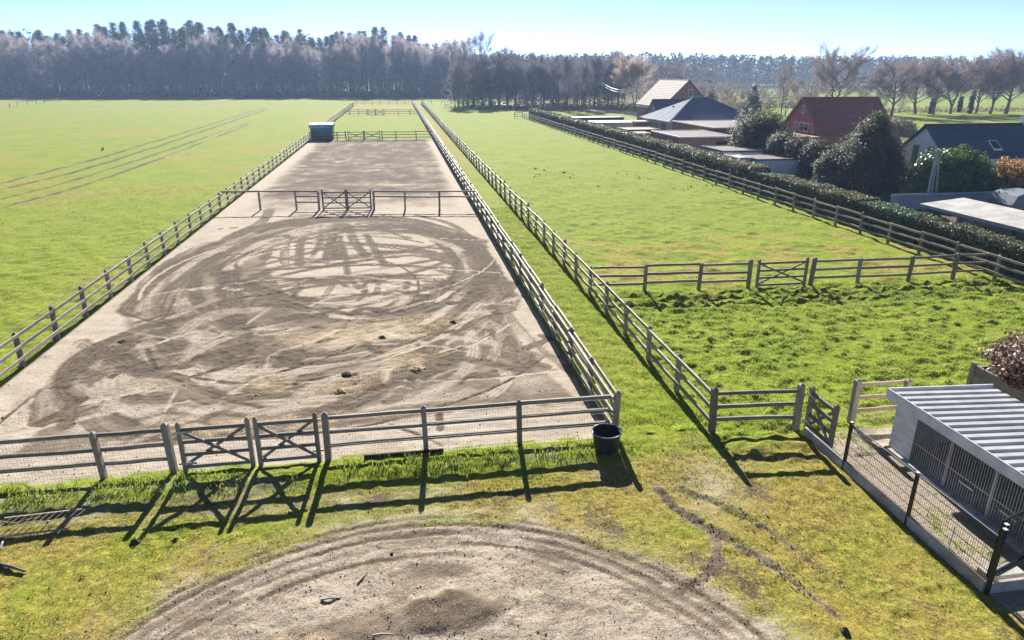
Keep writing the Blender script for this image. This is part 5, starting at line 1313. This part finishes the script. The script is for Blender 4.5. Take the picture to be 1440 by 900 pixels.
TH = bare_pair(670, 'twigbrown', 12, 2.2, .16, .4, 12, 1500, .8, .04, 1.0)
x, y = at(1098, 166); plant('slim_bare_tree', 'thin brown leafless tree between the hipped roof and the red roof', x, y, TH, .95)
PK = bare_pair(680, 'twigpink', 11.5, 4.4, .22, .45, 22, 5200, .9, .055, 1.0, forks=2)
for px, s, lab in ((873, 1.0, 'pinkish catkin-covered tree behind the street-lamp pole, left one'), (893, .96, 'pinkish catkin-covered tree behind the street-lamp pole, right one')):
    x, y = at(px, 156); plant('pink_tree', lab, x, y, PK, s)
SM = [bare_pair(690 + i, 'twigbrown', 6.5, 2.4, .10, .08, 14, 1500, .8, .04, 1.0, forks=2) for i in range(3)]
def sz_(px):
    for lim, w in ((930, 'behind the tan-roofed house'), (990, 'behind the tall brick gable'), (1030, 'above the hipped roof'), (1062, 'beside the right spruce'), (1095, 'left of the thin brown tree'), (1132, 'left of the red roof'), (1200, 'behind the red roof'), (9999, 'right of the red roof')):
        if px < lim: return w
for k_, px in enumerate((905, 918, 1010, 1020, 1034, 1046, 1068, 1078, 1086, 1108, 1118, 1128, 1142, 1150, 1205, 1240, 1262)):
    x, y = at(px + rngF.uniform(-4, 4), 157 + rngF.uniform(0, 10)); plant('scrub_tree', 'small brown leafless scrub tree in the near hedgerow, ' + sz_(px), x, y, SM[k_ % 3], rngF.uniform(.7, 1.1), 'scrub trees behind the houses')
for k_ in range(16):
    px = 905 + 240 * rngF.random(); x, y = at(px, 150 + 6 * rngF.random()); plant('scrub_tree', 'small brown leafless scrub tree along the far field, ' + sz_(px), x, y, SM[k_ % 3], rngF.uniform(.6, 1.0), 'scrub trees behind the houses')
undergrowth('roadside_scrub', 5200, (30, 120), lambda x: 185 + 0 * x, 1.6, 'scrub', .3)
undergrowth('field_edge_scrub', 4200, (100, 190), lambda x: 158 + 0 * x, 1.1, 'scrub', .25)
# road behind the pasture
rd = MB().add([(*at(690, 146.5), .02), (*at(905, 162), .02), (*at(912, 159), .02), (*at(700, 144.8), .02)], [(0, 1, 2, 3)]).build('road', M['asphalt']); rd['kind'] = 'structure'

# ------------------------------------------------------------------ air
hz = MB().box(-4600, 4600, -230, 7400, -2, 34).mesh('haze', simple('tmp', (1, 1, 1)))
hm = bpy.data.materials.new('haze_air'); hm.use_nodes = True; n_ = hm.node_tree
for q in list(n_.nodes):
    if q.type == 'BSDF_PRINCIPLED': n_.nodes.remove(q)
pv = n_.nodes.new('ShaderNodeVolumePrincipled'); pv.inputs['Color'].default_value = (.44, .63, 1, 1); pv.inputs['Density'].default_value = HAZE_DENSITY; pv.inputs['Anisotropy'].default_value = .2
n_.links.new(pv.outputs[0], n_.nodes['Material Output'].inputs['Volume'])
hz.materials.clear(); hz.materials.append(hm)
ho = link(bpy.data.objects.new('haze', hz)); ho['kind'] = 'stuff'; ho['label'] = 'thin blue haze in the air'
